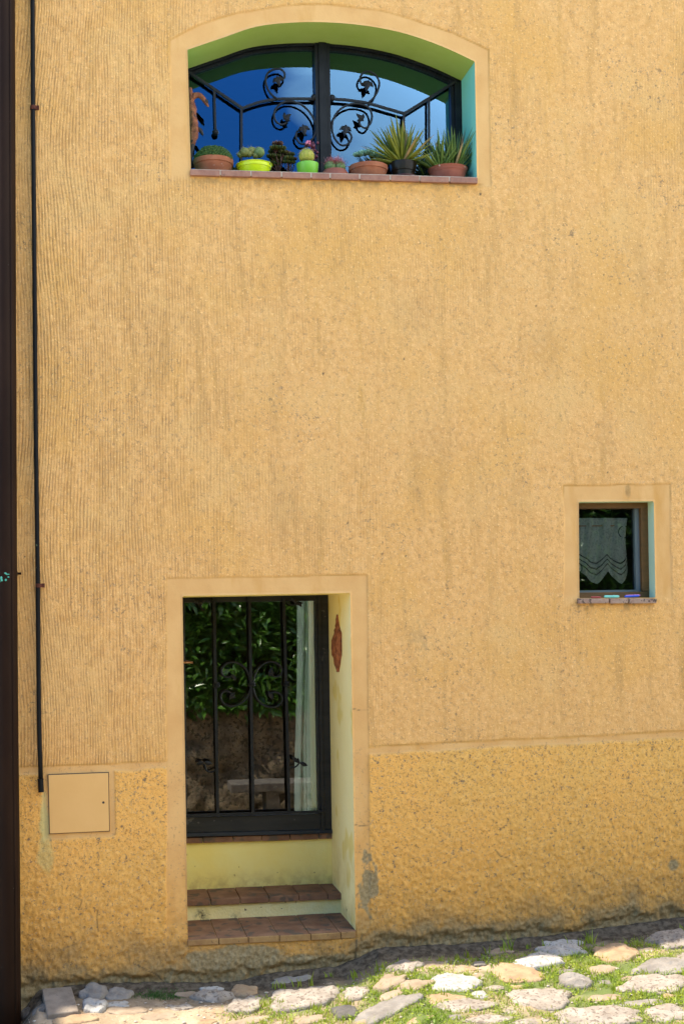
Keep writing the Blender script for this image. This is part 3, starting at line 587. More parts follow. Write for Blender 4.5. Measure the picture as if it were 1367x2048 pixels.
scroll([(235, 960), (240, 1005), (285, 1030), (322, 990), (335, 930), (310, 870), (245, 838), (165, 838), (85, 875), (30, 945), (15, 1030), (35, 1110), (85, 1165), (140, 1160), (172, 1110), (155, 1068), (130, 1060)], O2, K1)
q = 1 / 4.02
for (x, y, s_, a) in ((868, 655, 95, 1.3), (940, 940, 85, -.6), (1075, 1050, 100, 1.4)): trileaf(g, 340 + x * q, y * q, s_ * q, a, YF - .016)
for (x, y, s_, a) in ((298, 690, 100, 1.8), (238, 945, 85, -2.4), (120, 1050, 100, 1.7)): trileaf(g, 660 + x * q, y * q, s_ * q, a, YF - .016)
g.build('grille', MT['iron'], win, smooth=False)
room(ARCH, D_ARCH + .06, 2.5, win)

# ---- small window
mb = MB(); yA, yB = D_SMALL - .02, D_SMALL + .04
a, b, c, d = SMALL[0][0] - .01, SMALL[1][0] + .005, SMALL[2][1] - .01, SMALL[0][1] + .01
sp = S(D_SMALL); fr = W(1281.5, 1100, yA).x; ftp = W(1200, 1016.5, yA).z; fb = W(1200, 1184.5, yA).z; fl = a + .012
mb.box((a, yA, ftp), (b, yB, d)); mb.box((a, yA, c), (b, yB, fb)); mb.box((a, yA, fb), (fl, yB, ftp)); mb.box((fr, yA, fb), (b, yB, ftp))
sw = mb.build('small_window', MT['wood'], house, bevel=.002); sw['label'] = 'small brown framed window'
m = MB(); f2 = W(1273, 1100, yA).x; m.box((f2, yA + .025, fb), (fr, yB, ftp)); m.box((fl, yA + .025, fb), (f2, yB, fb + .012)); m.build('sash', MT['sash'], sw)
m = MB(); m.add([(fl - .005, D_SMALL + .03, fb), (fr, D_SMALL + .03, fb), (fr, D_SMALL + .03, ftp), (fl - .005, D_SMALL + .03, ftp)], [(0, 1, 2, 3)]); m.build('pane', MT['glass_small'], sw)
reveal(SMALL, (0,), D_SMALL, 'soffit', MT['palemint'], sw); [reveal(SMALL, (q,), D_SMALL, 'jamb', MT['palemint'], sw) for q in (1, 3)]; reveal(SMALL, (2,), D_SMALL, 'inner_sill', MT['mortar'], sw)
mb = MB(); ed = [(1156.5, 1218), (1220, 1258), (1260, 1312.5)]
for (p0, p1) in ((1156.5, 1217), (1219, 1256), (1258, 1312.5)):
    y0 = -.022 - random.random() * .005; y1_ = W(p0, 1195).z
    TL, TR = W(p0, 1197, y0), W(p1, 1197.5, y0); BL, BR = W(p0 + .6, 1207.5, y0), W(p1 - .3, 1206.5, y0)
    mb.hexa([(BL.x, y0, BL.z), (BR.x, y0, BR.z), (BR.x, .03, BR.z), (BL.x, .03, BL.z), (TL.x, y0, TL.z), (TR.x, y0, TR.z), (TR.x, .08, TR.z + .003), (TL.x, .08, TL.z + .003)])
mb.build('sill', pmat('old_brick_sill', (.27, .165, .12), (.36, .26, .19), 30, .9, .7, 90, speck=(40, .58, (.09, .06, .045))), sw, bevel=.004)
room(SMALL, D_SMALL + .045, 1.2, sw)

# ---- door
yA, yB = D_DOOR - .03, D_DOOR + .03
dzt = DOOR[0][1] + .02; dl = DOOR[0][0] - .02; dr = W(663, 1600, yA).x + .01
zbot = W(500, 1670, yA).z; zr0 = W(560, 1632, yA).z
mb = MB(); st = W(633, 1400, yA).x
mb.box((st, yA, zr0 - .01), (st + .014, yB, dzt)); mb.box((st + .0142, yA - .012, zbot), (st + .034, yB, dzt)); mb.box((st + .0342, yA - .004, zbot), (dr, yB, dzt))
lz = W(380, 1672, yA).z; rz = W(660, 1666, yA).z; lz2 = W(380, 1634, yA).z; rz2 = W(660, 1627, yA).z
mb.hexa([(dl, yA - .006, lz), (st + .014, yA - .006, rz), (st + .014, yB, rz), (dl, yB, lz), (dl, yA - .006, lz2), (st + .014, yA - .006, rz2), (st + .014, yB, rz2), (dl, yB, lz2)])
mb.hexa([(dl, yA - .022, lz), (dr, yA - .022, rz), (dr, yA - .0062, rz), (dl, yA - .0062, lz), (dl, yA - .018, lz + .020), (dr, yA - .018, rz + .020), (dr, yA - .0062, rz + .026), (dl, yA - .0062, lz + .026)])
dl2 = W(371.5, 1400, yA).x; mb.box((dl, yA, lz), (dl2, yB, dzt)); mb.box((dl2, yA, DOOR[0][1] - .03 + .0), (st, yB, dzt))
door = mb.build('door', MT['frame_worn'], house, bevel=.002); door['label'] = 'glazed black door behind iron bars'
m = MB(); m.add([(dl, D_DOOR, lz), (st + .02, D_DOOR, rz), (st + .02, D_DOOR, dzt), (dl, D_DOOR, dzt)], [(0, 1, 2, 3)]); m.build('pane', MT['glass_door'], door)
YG = D_DOOR - .055; g = MB()
for (t, b) in (((428, 1186), (435.5, 1628)), ((498.5, 1184), (506, 1625)), ((567, 1182), (578, 1622))): bar(g, [t, b], .0115, YG)
bar(g, [(372, 1631.5), (646, 1623)], .010, YG)
for px, py in ((433, 1370), (504, 1369), (573, 1368)):
    c = W(px, py, YG); g.lathe((c.x, c.y, c.z - .014), [(.012, 0), (.020, .004), (.020, .010), (.016, .013), (.020, .018), (.018, .025), (.012, .028)], 12)
OD, KD = (340, 1160), 3.4175
def dscroll(pts, org=OD, k=KD, r=.0062): g.tube(smoothpath(pathpx(pts, YG - .006, org, k), 5), r, 6)
dscroll([(552, 705), (540, 655), (515, 605), (475, 573), (430, 562), (385, 572), (353, 610), (358, 648), (392, 666), (425, 655)])
dscroll([(566, 700), (580, 650), (605, 602), (650, 568), (700, 560), (745, 580), (765, 618), (752, 650), (715, 662), (690, 640)])
dscroll([(552, 735), (535, 785), (495, 835), (435, 862), (375, 850), (346, 805), (360, 768), (395, 760), (420, 778)])
dscroll([(568, 740), (585, 795), (630, 850), (690, 870), (745, 855), (768, 812), (748, 775), (705, 768), (682, 785)])
dscroll([(300, 155), (262, 140), (222, 155), (212, 185), (235, 205)], r=.005); dscroll([(795, 150), (830, 170), (865, 160), (880, 145)], r=.005)
OB, KB = (340, 1420), 3.255
dscroll([(308, 350), (300, 385), (265, 405), (235, 390), (225, 358), (185, 345)], OB, KB, .005); dscroll([(780, 372), (815, 370), (838, 345), (830, 315)], OB, KB, .005)
for x, y, s_, a in ((436, 665, 60, 1.0), (688, 625, 75, -1.2), (425, 790, 70, -.9), (688, 790, 70, 1.0), (190, 150, 70, .5), (880, 160, 60, -.1), (848, 140, 60, .8)):
    iron_leaf(g, 340 + x / KD, 1160 + y / KD, s_ / KD, s_ * .42 / KD, a, YG - .012); iron_leaf(g, 340 + x / KD + 2, 1160 + y / KD + 3, s_ * .6 / KD, s_ * .3 / KD, a + 1, YG - .012)
for x, y, s_, a in ((250, 345, 60, .2), (198, 345, 50, -.2), (815, 325, 60, .8), (868, 352, 60, .4)): iron_leaf(g, 340 + x / KB, 1420 + y / KB, s_ / KB, s_ * .45 / KB, a, YG - .012)
g.build('grille', MT['iron'], door)
m = MB(); m.tube([W(360, 1325, yA - .05), W(386, 1325, yA - .05)], .006, 10); m.tube([W(364, 1325, yA), W(364, 1325, yA - .05)], .006, 8); m.build('handle', MT['brass'], door, smooth=True)
reveal(DOOR, (0,), D_DOOR, 'lintel_soffit', MT['riser'], door); [reveal(DOOR, (q,), D_DOOR + .02, 'jamb', MT['cream'], door) for q in (1, 3)]
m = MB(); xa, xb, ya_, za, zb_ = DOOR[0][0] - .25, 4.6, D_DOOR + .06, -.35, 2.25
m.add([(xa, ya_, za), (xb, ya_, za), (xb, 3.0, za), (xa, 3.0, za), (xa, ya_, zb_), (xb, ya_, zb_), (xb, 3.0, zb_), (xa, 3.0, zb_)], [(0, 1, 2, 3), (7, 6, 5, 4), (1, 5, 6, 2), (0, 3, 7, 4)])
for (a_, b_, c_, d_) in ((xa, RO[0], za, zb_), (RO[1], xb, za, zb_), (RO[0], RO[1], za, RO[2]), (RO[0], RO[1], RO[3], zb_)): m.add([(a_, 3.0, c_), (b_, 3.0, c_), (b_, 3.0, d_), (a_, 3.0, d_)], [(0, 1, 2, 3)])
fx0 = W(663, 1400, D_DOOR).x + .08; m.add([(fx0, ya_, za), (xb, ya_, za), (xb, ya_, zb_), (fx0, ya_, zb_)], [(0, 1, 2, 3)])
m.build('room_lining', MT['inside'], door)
# ---- steps
Y1, Y2 = .42, .685
def tilerow(mb, joints, yTf, yBf, Yf, Yb, jit=.003, zb_add=0):
    for i in range(len(joints) - 1):
        a, b = joints[i] + (.6 if i else 0), joints[i + 1] - (.6 if i < len(joints) - 2 else 0); y0 = Yf - random.random() * jit; e = random.uniform(-.5, .5)
        TL, TR, BL, BR = W(a, yTf(a) + e, Yf), W(b, yTf(b) + e, Yf), W(a, yBf(a) + e, Yf), W(b, yBf(b) + e, Yf)
        mb.hexa([(BL.x, y0, BL.z), (BR.x, y0, BR.z), (BR.x, Yb, BR.z), (BL.x, Yb, BL.z), (TL.x, y0, TL.z), (TR.x, y0, TR.z), (TR.x, Yb, TR.z + zb_add), (TL.x, Yb, TL.z + zb_add)])
def lin(xa, ya, xb, yb): return lambda x: ya + (x - xa) * (yb - ya) / (xb - xa)
def slabblock(mb, pa, pb, f, Yf, Yb, zlow):
    A, B = W(pa, f(pa), Yf), W(pb, f(pb), Yf)
    mb.hexa([(A.x, Yf, zlow), (B.x, Yf, zlow), (B.x, Yb, zlow), (A.x, Yb, zlow), (A.x, Yf, A.z), (B.x, Yf, B.z), (B.x, Yb, B.z), (A.x, Yb, A.z)])
t1T, t1B = lin(376, 1881, 709, 1863.5), lin(376, 1892.5, 709, 1877)
t2T, t2B = lin(376, 1800, 683, 1786.5), lin(376, 1812.5, 683, 1799)
t3T, t3B = lin(372, 1675.5, 664, 1666.5), lin(372, 1687, 664, 1678)
m = MB(); slabblock(m, 374, 710.5, lambda x: t1T(x) + 4, .06, Y1 + .03, -.3)
s1 = m.build('step', MT['riser_rough'], house); s1['label'] = 'lower terracotta tiled door step'
m = MB(); m.cm = 0; tilerow(m, [375, 437.7, 496.7, 558.7, 621, 681, 711], t1T, t1B, -.012, Y1 + .01); m.build('tread', MT['terra_edge'], s1, bevel=.004)
m = MB(); tilerow(m, [375, 434, 493, 555, 617, 677, 711.3], lambda x: t1T(x) - 2.2, t1T, -.006, Y1 + .01, .001); m.build('tread_face', MT['terracotta'], s1, bevel=.003)
m = MB(); slabblock(m, 372, 686, lambda x: t2T(x) + 4, Y1 + .004, Y2 + .03, .0)
s2 = m.build('step', MT['riser_rough'], house); s2['label'] = 'upper terracotta tiled door step'
m = MB(); tilerow(m, [373, 421.4, 480, 538, 597.5, 655, 686], t2T, t2B, Y1 - .016, Y2 + .01); m.build('tread', MT['terracotta'], s2, bevel=.004)
m = MB(); slabblock(m, 368, 668, lambda x: t3T(x) + 4, Y2 - .001, Y2 + .06, .3); m.build('threshold_riser', MT['riser'], s2)
m = MB(); tilerow(m, [366, 406, 466, 523.4, 579.6, 636.5, 667], t3T, t3B, Y2 - .02, D_DOOR + .05); m.build('threshold', MT['terracotta'], s2, bevel=.003)

# ------------------------------------------------------------------ meter cupboard
me_c = empty('utility_box', W(158, 1665, -.003), 'flat ochre painted square utility box door low on the wall beside the thin pipe', 'utility box')
def inset(P, t):
    cx = sum(p[0] for p in P) / 4; cz = sum(p[1] for p in P) / 4; w = (max(p[0] for p in P) - min(p[0] for p in P)) / 2
    k = 1 - t / w; return [(cx + (x - cx) * k, cz + (z - cz) * k) for x, z in P]
m = MB(); m.prism(inset(METER, 0.000), -.0050, .01); m.build('box_rim', MT['black_pot'], me_c)
m = MB(); m.prism(inset(METER, .0036), -.0085, -.0052); m.build('door_panel', MT['panel'], me_c, bevel=.001)
m = MB(); c = W(207, 1605, -.009); m.lathe((0, 0, 0), [(.0001, 0), (.0065, 0), (.0065, .003), (.0001, .003)], 16)
m.v = [(c.x + x, -.0086 - z * .3, c.z + y) for x, y, z in m.v]; m.build('keyhole', MT['black_pot'], me_c)

# ------------------------------------------------------------------ pipes
pp = [(65, -40), (65.6, 0), (66.5, 215), (69, 500), (72, 860), (75.8, 1150), (78, 1400), (80, 1500), (82.5, 1572)]
P = [W(x, y, -.032) for x, y in pp]; P.insert(0, P[0] + (P[0] - P[1]) * 6)
cp = empty('thin_pipe', W(82, 1583, -.032), 'thin black vertical pipe clamped to the wall beside the wide downpipe', 'pipe')
m = MB(); m.tube(P, .0122, 14); m.build('pipe', MT['conduit'], cp, smooth=True)
m = MB(); m.tube([W(81.5, 1560, -.032), W(82.7, 1584, -.032)], .0150, 14); m.tube([W(81.4, 1557.5, -.032), W(81.5, 1560, -.032)], .0165, 14); m.build('sleeve', MT['conduit'], cp, smooth=False)
for px, py in ((67, 215.5), (78, 1171)):
    c = W(px, py, -.032); m = MB()
    m.lathe((c.x, c.y, c.z - .010), [(.0125, 0), (.0175, 0), (.0175, .020), (.0125, .020)], 18)
    m.box((c.x + .016, c.y - .006, c.z - .011), (c.x + .031, c.y + .004, c.z + .011)); m.tube([(c.x + .024, c.y - .012, c.z), (c.x + .024, c.y + .008, c.z)], .0045, 6)
    m.tube([(c.x, c.y, c.z), (c.x, .006, c.z)], .005, 6); m.build('clamp', MT['rust'], cp)
YP = -.11
dp = empty('downpipe', W(-8, 2046, YP), 'wide dark brown scuffed downpipe running up the left edge', 'downpipe')
def dpx(y): return float(np.interp(y, [-60, 0, 1080, 1480, 1720, 1990, 2100], [29.5, 30.5, 34.5, 37.5, 40.5, 42.5, 43.5]))
Rp = .060
P = [W(dpx(y), y, YP) - Vector((Rp, 0, 0)) for y in (2130, 1990, 1720, 1480, 1080, 0, -60)]; P.append(P[-1] + (P[-1] - P[-2]) * 20)
P[-1].z = min(P[-1].z, HT - .05)
m = MB(); m.tube(P, Rp, 28); m.build('pipe', MT['pipe'], dp, smooth=True)
m = MB(); m.tube([p + Vector((Rp * .62, -Rp * .80, 0)) for p in P], .006, 6); m.build('seam', MT['pipe'], dp, smooth=True)
c = W(43, 1147, -.03); m = MB(); m.tube([(c.x - .13, c.y, c.z), (c.x, c.y, c.z)], .007, 8); m.tube([(c.x - .06, c.y, c.z), (c.x - .06, .01, c.z)], .006, 8)
pc = W(34.5, 1147, YP) - Vector((Rp, 0, 0)); m.lathe((pc.x, pc.y, pc.z - .012), [(Rp + .0005, 0), (Rp + .003, 0), (Rp + .003, .024), (Rp + .0005, .024)], 28); m.build('bracket', MT['pipe'], dp)
m = MB(); 
for k in range(14):
    th = random.uniform(3.9, 5.2); zz = random.gauss(-.012, .012); m.ball((pc.x + math.cos(th) * (Rp + .003), pc.y + math.sin(th) * (Rp + .003), pc.z + zz), .006, 6, 4, (1, .4, random.uniform(.4, 1.2)))
m.build('verdigris_stain', MT['verdigris'], dp)

# ------------------------------------------------------------------ curtains
def cloth(name, px0, px1, ytop, ybot, Y, amp, folds, mat, nx=80, nz=40, zig=None, off=0, tilt=0):
    xs = np.linspace(0, 1, nx); zs = np.linspace(0, 1, nz); V = []
    for v in zs:
        for u in xs:
            px = px0 + (px1 - px0) * u + tilt * v + 2.0 * math.sin(v * 5 + u * 3); yb = ybot(u) if callable(ybot) else ybot
            p = W(px, ytop + (yb - ytop) * v, Y); a = amp * (math.sin(u * folds * 2 * math.pi + v * 1.2 + off) + .4 * math.sin(u * folds * 4.7 * math.pi + v * 2))
            V.append((p.x, Y + a, p.z))
    F = [(j * nx + i, j * nx + i + 1, (j + 1) * nx + i + 1, (j + 1) * nx + i) for j in range(nz - 1) for i in range(nx - 1)]
    return npmesh(name, V, F, mat, None, True, dict(u=np.tile(xs, nz), v=np.repeat(zs, nx)), base=tuple(W((px0 + px1) / 2, (ybot(.5) if callable(ybot) else ybot), Y)))
mc = leafmat('sheer_curtain', (.74, .88, .70), (.80, .92, .76), 3, .9, .5, spec=.1)
tr_ = mc.node_tree; tp = N(tr_, 'ShaderNodeBsdfTransparent'); mm = N(tr_, 'ShaderNodeMixShader'); mm.inputs[0].default_value = .02
src = tr_.nodes['Material Output'].inputs[0].links[0].from_socket; tr_.links.new(src, mm.inputs[1]); tr_.links.new(tp.outputs[0], mm.inputs[2]); tr_.links.new(mm.outputs[0], tr_.nodes['Material Output'].inputs[0])
cu = cloth('curtain', 592, 644, 1180, 1623, D_DOOR + .11, .026, 2.6, mc, 60, 60)
tag(cu, 'long sheer pale green curtain hanging inside the barred door', 'curtain')
lm = leafmat('white_lace', (.66, .70, .56), (.78, .80, .66), 30, .9, .1, spec=.1); ln = lm.node_tree
def lace_setup():
    L = ln.links.new
    u = N(ln, 'ShaderNodeAttribute', attribute_name='u').outputs['Fac']; v = N(ln, 'ShaderNodeAttribute', attribute_name='v').outputs['Fac']
    def mth(op, a, b=None, c=None):
        n = N(ln, 'ShaderNodeMath', operation=op)
        for i, q in enumerate((a, b, c)):
            if q is None: continue
            if isinstance(q, (int, float)): n.inputs[i].default_value = q
            else: L(q, n.inputs[i])
        return n.outputs[0]
    zz = mth('MULTIPLY', mth('PINGPONG', mth('MULTIPLY_ADD', u, 2.9, .35), .5), .0)
    bands = mth('SINE', mth('MULTIPLY', v, 75.0)); bm = mth('GREATER_THAN', bands, .55); lowp = mth('GREATER_THAN', v, .62); hi = mth('LESS_THAN', v, .90)
    hole = mth('MULTIPLY', mth('MULTIPLY', bm, lowp), hi)
    fine_ = noise(ln, 90, 2, .5, 4.0); fh = mth('GREATER_THAN', fine_, .56); net = mth('MULTIPLY_ADD', hole, .55, mth('MULTIPLY_ADD', fh, .22, .14))
    tp = N(ln, 'ShaderNodeBsdfTransparent'); mm = N(ln, 'ShaderNodeMixShader'); src = ln.nodes['Material Output'].inputs[0].links[0].from_socket
    L(net, mm.inputs[0]); L(src, mm.inputs[1]); L(tp.outputs[0], mm.inputs[2]); L(mm.outputs[0], ln.nodes['Material Output'].inputs[0])
lace_setup()
def zigb(u):
    px = 1150 + (1253 - 1150) * u; P = [(1150, 1140), (1160, 1142), (1183, 1164), (1194, 1168), (1214, 1142), (1232, 1164), (1239, 1168), (1250, 1156), (1254, 1140)]
    return float(np.interp(px, [p[0] for p in P], [p[1] for p in P]))
lc = cloth('lace_curtain', 1150, 1253, 1036, zigb, D_SMALL + .075, .009, 3, lm, 90, 60)
tag(lc, 'white lace curtain with zigzag hem inside the small window', 'curtain')
m = MB(); m.tube([W(1145, 1052, D_SMALL + .075), W(1227, 1051.5, D_SMALL + .075)], .003, 8); o = m.build('curtain_rod', MT['brass'], None, base=W(1186, 1052, D_SMALL + .075))
tag(o, 'thin brass rod carrying the lace curtain in the small window', 'curtain rod')
for px, py, r, lb in ((1247, 1064, .034, 'dark ring hanging at upper right of the lace curtain'), (1153, 1136, .030, 'dark ring hanging at lower left of the lace curtain')):
    c = W(px, py, D_SMALL + .07); m = MB(); m.tube([(c.x + r * math.cos(t), c.y, c.z + r * math.sin(t)) for t in np.linspace(0, 2 * math.pi, 25)], .0028, 6)
    o = m.build('ring', MT['iron'], None, base=c); tag(o, lb, 'ring')

# plastic pegs on the small sill
def stick(p0, p1, r, mat, name, label, cat, flat=.6, Y=.0):
    m = MB(); a, b = W(*p0, Y), W(*p1, Y); d = (b - a); m.tube([a, a + d * .05, a + d * .9, b], [r * .6, r, r, r * .55], 8, flat); m.tube([a + d * .62, a + d * .66], r * 1.25, 8, flat)
    o = m.build(name, mat, None, base=(a + b) / 2 - Vector((0, 0, r)), smooth=False); return tag(o, label, cat, 'plastic oddments on the small sill')
stick((1181, 1194.5), (1201, 1194.5), .0050, MT['peg_red'], 'clothes_peg', 'red plastic clothes peg leftmost on the small window sill', 'clothes peg')
stick((1207, 1193.2), (1237, 1193), .0075, MT['peg_mint'], 'lighter', 'turquoise plastic lighter in the middle of the small window sill', 'lighter')
stick((1248, 1193.2), (1277, 1191.6), .0062, MT['peg_blue'], 'pen', 'blue plastic pen lying on the small window sill', 'pen', Y=.0)
stick((1250, 1191.5), (1279, 1190.5), .0055, MT['peg_pink'], 'marker', 'pink plastic marker behind the blue pen on the small sill', 'marker', Y=.035)

# ------------------------------------------------------------------ carved ornament on the door jamb
def jx_at(z): return float(np.interp(z, [DOOR[2][1], DOOR[1][1]], [DOOR[2][0], DOOR[1][0]]))
def ornament():
    rows = [(1229, 675, 675.6), (1240, 673.5, 677), (1252, 672, 679), (1260, 668, 681), (1266, 664.5, 683.5), (1280, 661.5, 683.5), (1297, 661, 684), (1310, 664, 683.5), (1318, 665.5, 682), (1328, 669, 681), (1338, 673, 679), (1344, 676, 678)]
    V = []; F = []; nb = 13; ctr = None
    for py, a, b in rows:
        # the jamb plane seen from here: find the depth whose jamb point projects to a pixel column
        def depth(px):
            lo, hi = 0.0, .9
            for _ in range(30):
                mid = (lo + hi) / 2; x = W(px, py, mid).x
                if x < jx_at(W(px, py, mid).z): lo = mid      # deeper planes push the point to the right
                else: hi = mid
            return (lo + hi) / 2
        ya, yb = depth(a + (b - a) * .18), depth(b)
        for i in range(nb):
            t = i / (nb - 1); Y = ya + (yb - ya) * t; z = W((a + b) / 2, py, Y).z; wdt = abs(ya - yb)
            bul = math.sin(math.pi * t) ** .7 * (.004 + .055 * wdt); bul *= 1 + .45 * math.sin(t * 9 + py * .35) ; V.append((jx_at(z) - .003 - bul + .008 * float(vn(np.array(t * 7), np.array(py * .12), s=3)), Y, z))
    n = len(rows)
    for j in range(n - 1):
        for i in range(nb - 1): F.append((j * nb + i, j * nb + i + 1, (j + 1) * nb + i + 1, (j + 1) * nb + i))
    V2 = [(jx_at(z) - .0005, y, z) for x, y, z in V]; b_ = len(V); F += [tuple(q + b_ for q in reversed(f)) for f in F]
    for j in range(n - 1):
        for c_ in (0, nb - 1): F.append((j * nb + c_, (j + 1) * nb + c_, (j + 1) * nb + c_ + b_, j * nb + c_ + b_))
    m = MB(); m.add(V + V2, F); o = m.build('wall_ornament', MT['mask'], None, base=V[6 * nb + 6], smooth=True)
    tag(o, 'carved reddish brown pointed ornament hung on the right door jamb', 'ornament')
ornament()

# ------------------------------------------------------------------ driftwood at the left of the arched window
def driftwood():
    Y = .16; K = 10.24; O = (370, 150)
    base = W(384, 338, Y)
    root = empty('driftwood', base, 'gnarled reddish driftwood root with a curled branch at the left end of the arched sill', 'driftwood')
    s = S(Y)
    def blobby(pts, rad, amp, sd, name, mat, n=16):
        P = smoothpath(pts, 6); R = np.interp(np.linspace(0, 1, len(P)), np.linspace(0, 1, len(rad)), rad); m = MB(); m.tube(P, list(R), n)
        V = np.array(m.v); k = fbm(V[:, 0] * 45, V[:, 1] * 45, V[:, 2] * 22, s=sd); ctr = np.array([P[min(i // n, len(P) - 1)] for i in range(len(V))]); d = V - ctr
        m.v = [tuple(r) for r in ctr + d * (1 + amp * k)[:, None]]
        return m.build(name, mat, root, smooth=True)
    px = lambda x, y, dy=0: W(O[0] + x / K, O[1] + y / K, Y + dy)
    blobby([px(105, 270), px(120, 400), px(135, 560), px(150, 700), px(155, 850), px(180, 1010), px(190, 1150), px(165, 1300), px(150, 1450)], [4.0 * s, 5.0 * s, 6 * s, 8.5 * s, 8.0 * s, 9.5 * s, 9.5 * s, 7.5 * s, 5 * s], .42, 5, 'trunk', MT['root'])
    blobby([px(150, 470), px(200, 425), px(290, 415), px(370, 480), px(420, 560), px(480, 650)], [6 * s, 6.0 * s, 5.4 * s, 4.6 * s, 4 * s, 1.8 * s], .10, 8, 'branch', MT['root'])
    blobby([px(395, 500), px(430, 545), px(455, 590)], [3.5 * s, 4.6 * s, 3.2 * s], .1, 8, 'branch_tip', MT['rootdark'])
    blobby([px(250, 1080), px(310, 1130), px(350, 1200), px(365, 1245)], [3 * s, 4.2 * s, 3 * s, .8 * s], .15, 9, 'twig', MT['rootdark'])
    blobby([px(160, 1380), px(135, 1550), px(125, 1700), px(150, 1900)], [5 * s, 4 * s, 3 * s, 3.6 * s], .15, 10, 'foot', MT['rootdark'])
driftwood()

# ------------------------------------------------------------------ pots and plants on the arched sill
def sill_z(px, Y): return W(px, syT(px), -.014).z
def pot(name, label, px, ybot_off, Y, prof_px, mat, cat='potted plant', saucer=None, n=40):
    """prof_px: (half width px, height px above the sill)"""
    s = S(Y); x = W(px, 330, Y).x; z = sill_z(px, Y) + .001
    root = empty(name, (x, Y, z), label, cat, 'potted plants on the arched window sill')
    m = MB(); pr = [(.0005, prof_px[0][1] * s)] + [(w * s, h_ * s) for w, h_ in prof_px]; rt = prof_px[-1][0] * s; ht = prof_px[-1][1] * s
    pr += [(rt - .006, ht), (rt - .009, ht - .02), (.0005, ht - .022)]
    m.lathe((x, Y, z), pr, n); o = m.build('pot', mat, root, smooth=True)
    e = o.modifiers.new('e', 'EDGE_SPLIT'); e.split_angle = math.radians(40)
    m = MB(); m.ball((x, Y, z + ht - .012), rt - .008, 18, 6, (1, 1, .12)); m.build('soil', MT['soil'], root, smooth=True)
    return root, Vector((x, Y, z)), s, ht
def leafblade(mb, p, d, length, width, curl=.3, n=6, thick=.25, up=Vector((0, 0, 1)), tipw=.02):
    d = Vector(d).normalized(); side = d.cross(up)
    if side.length < .05: side = Vector((1, 0, 0))
    side.normalize(); vs = []; q = Vector(p)
    for i in range(n + 1):
        t = i / n; w = width * (.75 + .5 * t if t < .35 else (1 - ((t - .35) / .65) ** 1.6) * .925 + tipw) * .5
        nrm = side.cross(d).normalized()
        vs += [q - side * w + nrm * w * .35, q - nrm * w * thick, q + side * w + nrm * w * .35, q + nrm * w * .1]
        d = (d + Vector((0, 0, -1)) * curl / n).normalized(); q = q + d * (length / n)
    fs = []
    for i in range(n):
        for j in range(4): fs.append((i * 4 + j, i * 4 + (j + 1) % 4, (i + 1) * 4 + (j + 1) % 4, (i + 1) * 4 + j))
    fs += [(3, 2, 1, 0), tuple(n * 4 + j for j in range(4))]
    mb.add(vs, fs)
def rosette(mb, c, r, rings=3, k=7, fat=.35, tilt=0.0, tiltdir=0):
    for q in range(rings):
        e = math.radians(15 + 62 * q / max(rings - 1, 1)); rr = r * (1 - .28 * q)
        for j in range(k - q):
            th = 2 * math.pi * (j + .5 * q) / (k - q) + random.uniform(-.1, .1); d = Vector((math.cos(th) * math.cos(e), math.sin(th) * math.cos(e), math.sin(e)))
            mb.ball(Vector(c) + d * rr * .55, rr * .5, 6, 5, (fat * .55, fat * 1.05, 1), axis=d)
def spines(mb, c, r, k, ln, rad=.0009, zsq=1, up_bias=0):
    for _ in range(k):
        d = Vector((random.gauss(0, 1), random.gauss(0, 1), abs(random.gauss(0, 1)) + up_bias)).normalized(); a = Vector(c) + Vector((d.x * r, d.y * r, d.z * r * zsq)) * .96
        mb.tube([a, a + (d + Vector((random.gauss(0, .3), random.gauss(0, .3), random.gauss(0, .3)))) * ln * random.uniform(.6, 1.2)], [rad, rad * .3], 3)

# 1 terracotta bowl with a green dome
r_, c, s, ht = pot('potted_succulent', 'brown clay bowl with a dome of dark green knobbly succulent, first pot from the left', 426.5, 0, .125, [(26, 0), (28, 4), (38, 20), (38.5, 24), (40.5, 25), (41, 34)], MT['potclay'])
m = MB(); R0 = 36.5 * s
for i in range(330):
    t = (i + .5) / 330; ph = math.acos(1 - t * .90); th = i * 2.39996; d = Vector((math.sin(ph) * math.cos(th), math.sin(ph) * math.sin(th), math.cos(ph) * .84))
    m.ball(c + Vector((0, 0, ht - .012)) + d * R0 * random.uniform(.95, 1.03), R0 * .105, 6, 5, (1, 1, 1.35), axis=d)
m.ball(c + Vector((0, 0, ht - .012)), R0 * .93, 16, 10, (1, 1, .82)); m.build('succulent', MT['succ_dark'], r_, smooth=True)
# small green pot behind
r_, c, s, ht = pot('potted_succulent', 'small green pot with a dark succulent, tucked between the clay and lime bowls', 470, 0, .215, [(9, 0), (12, 16), (12.5, 20)], MT['green_pot'])
m = MB()
for k in range(16): rosette(m, c + Vector((random.gauss(0, .014), random.gauss(0, .012), ht + random.uniform(0, .035))), .02, 2, 6)
m.build('succulent', MT['succ_dark'], r_, smooth=True)
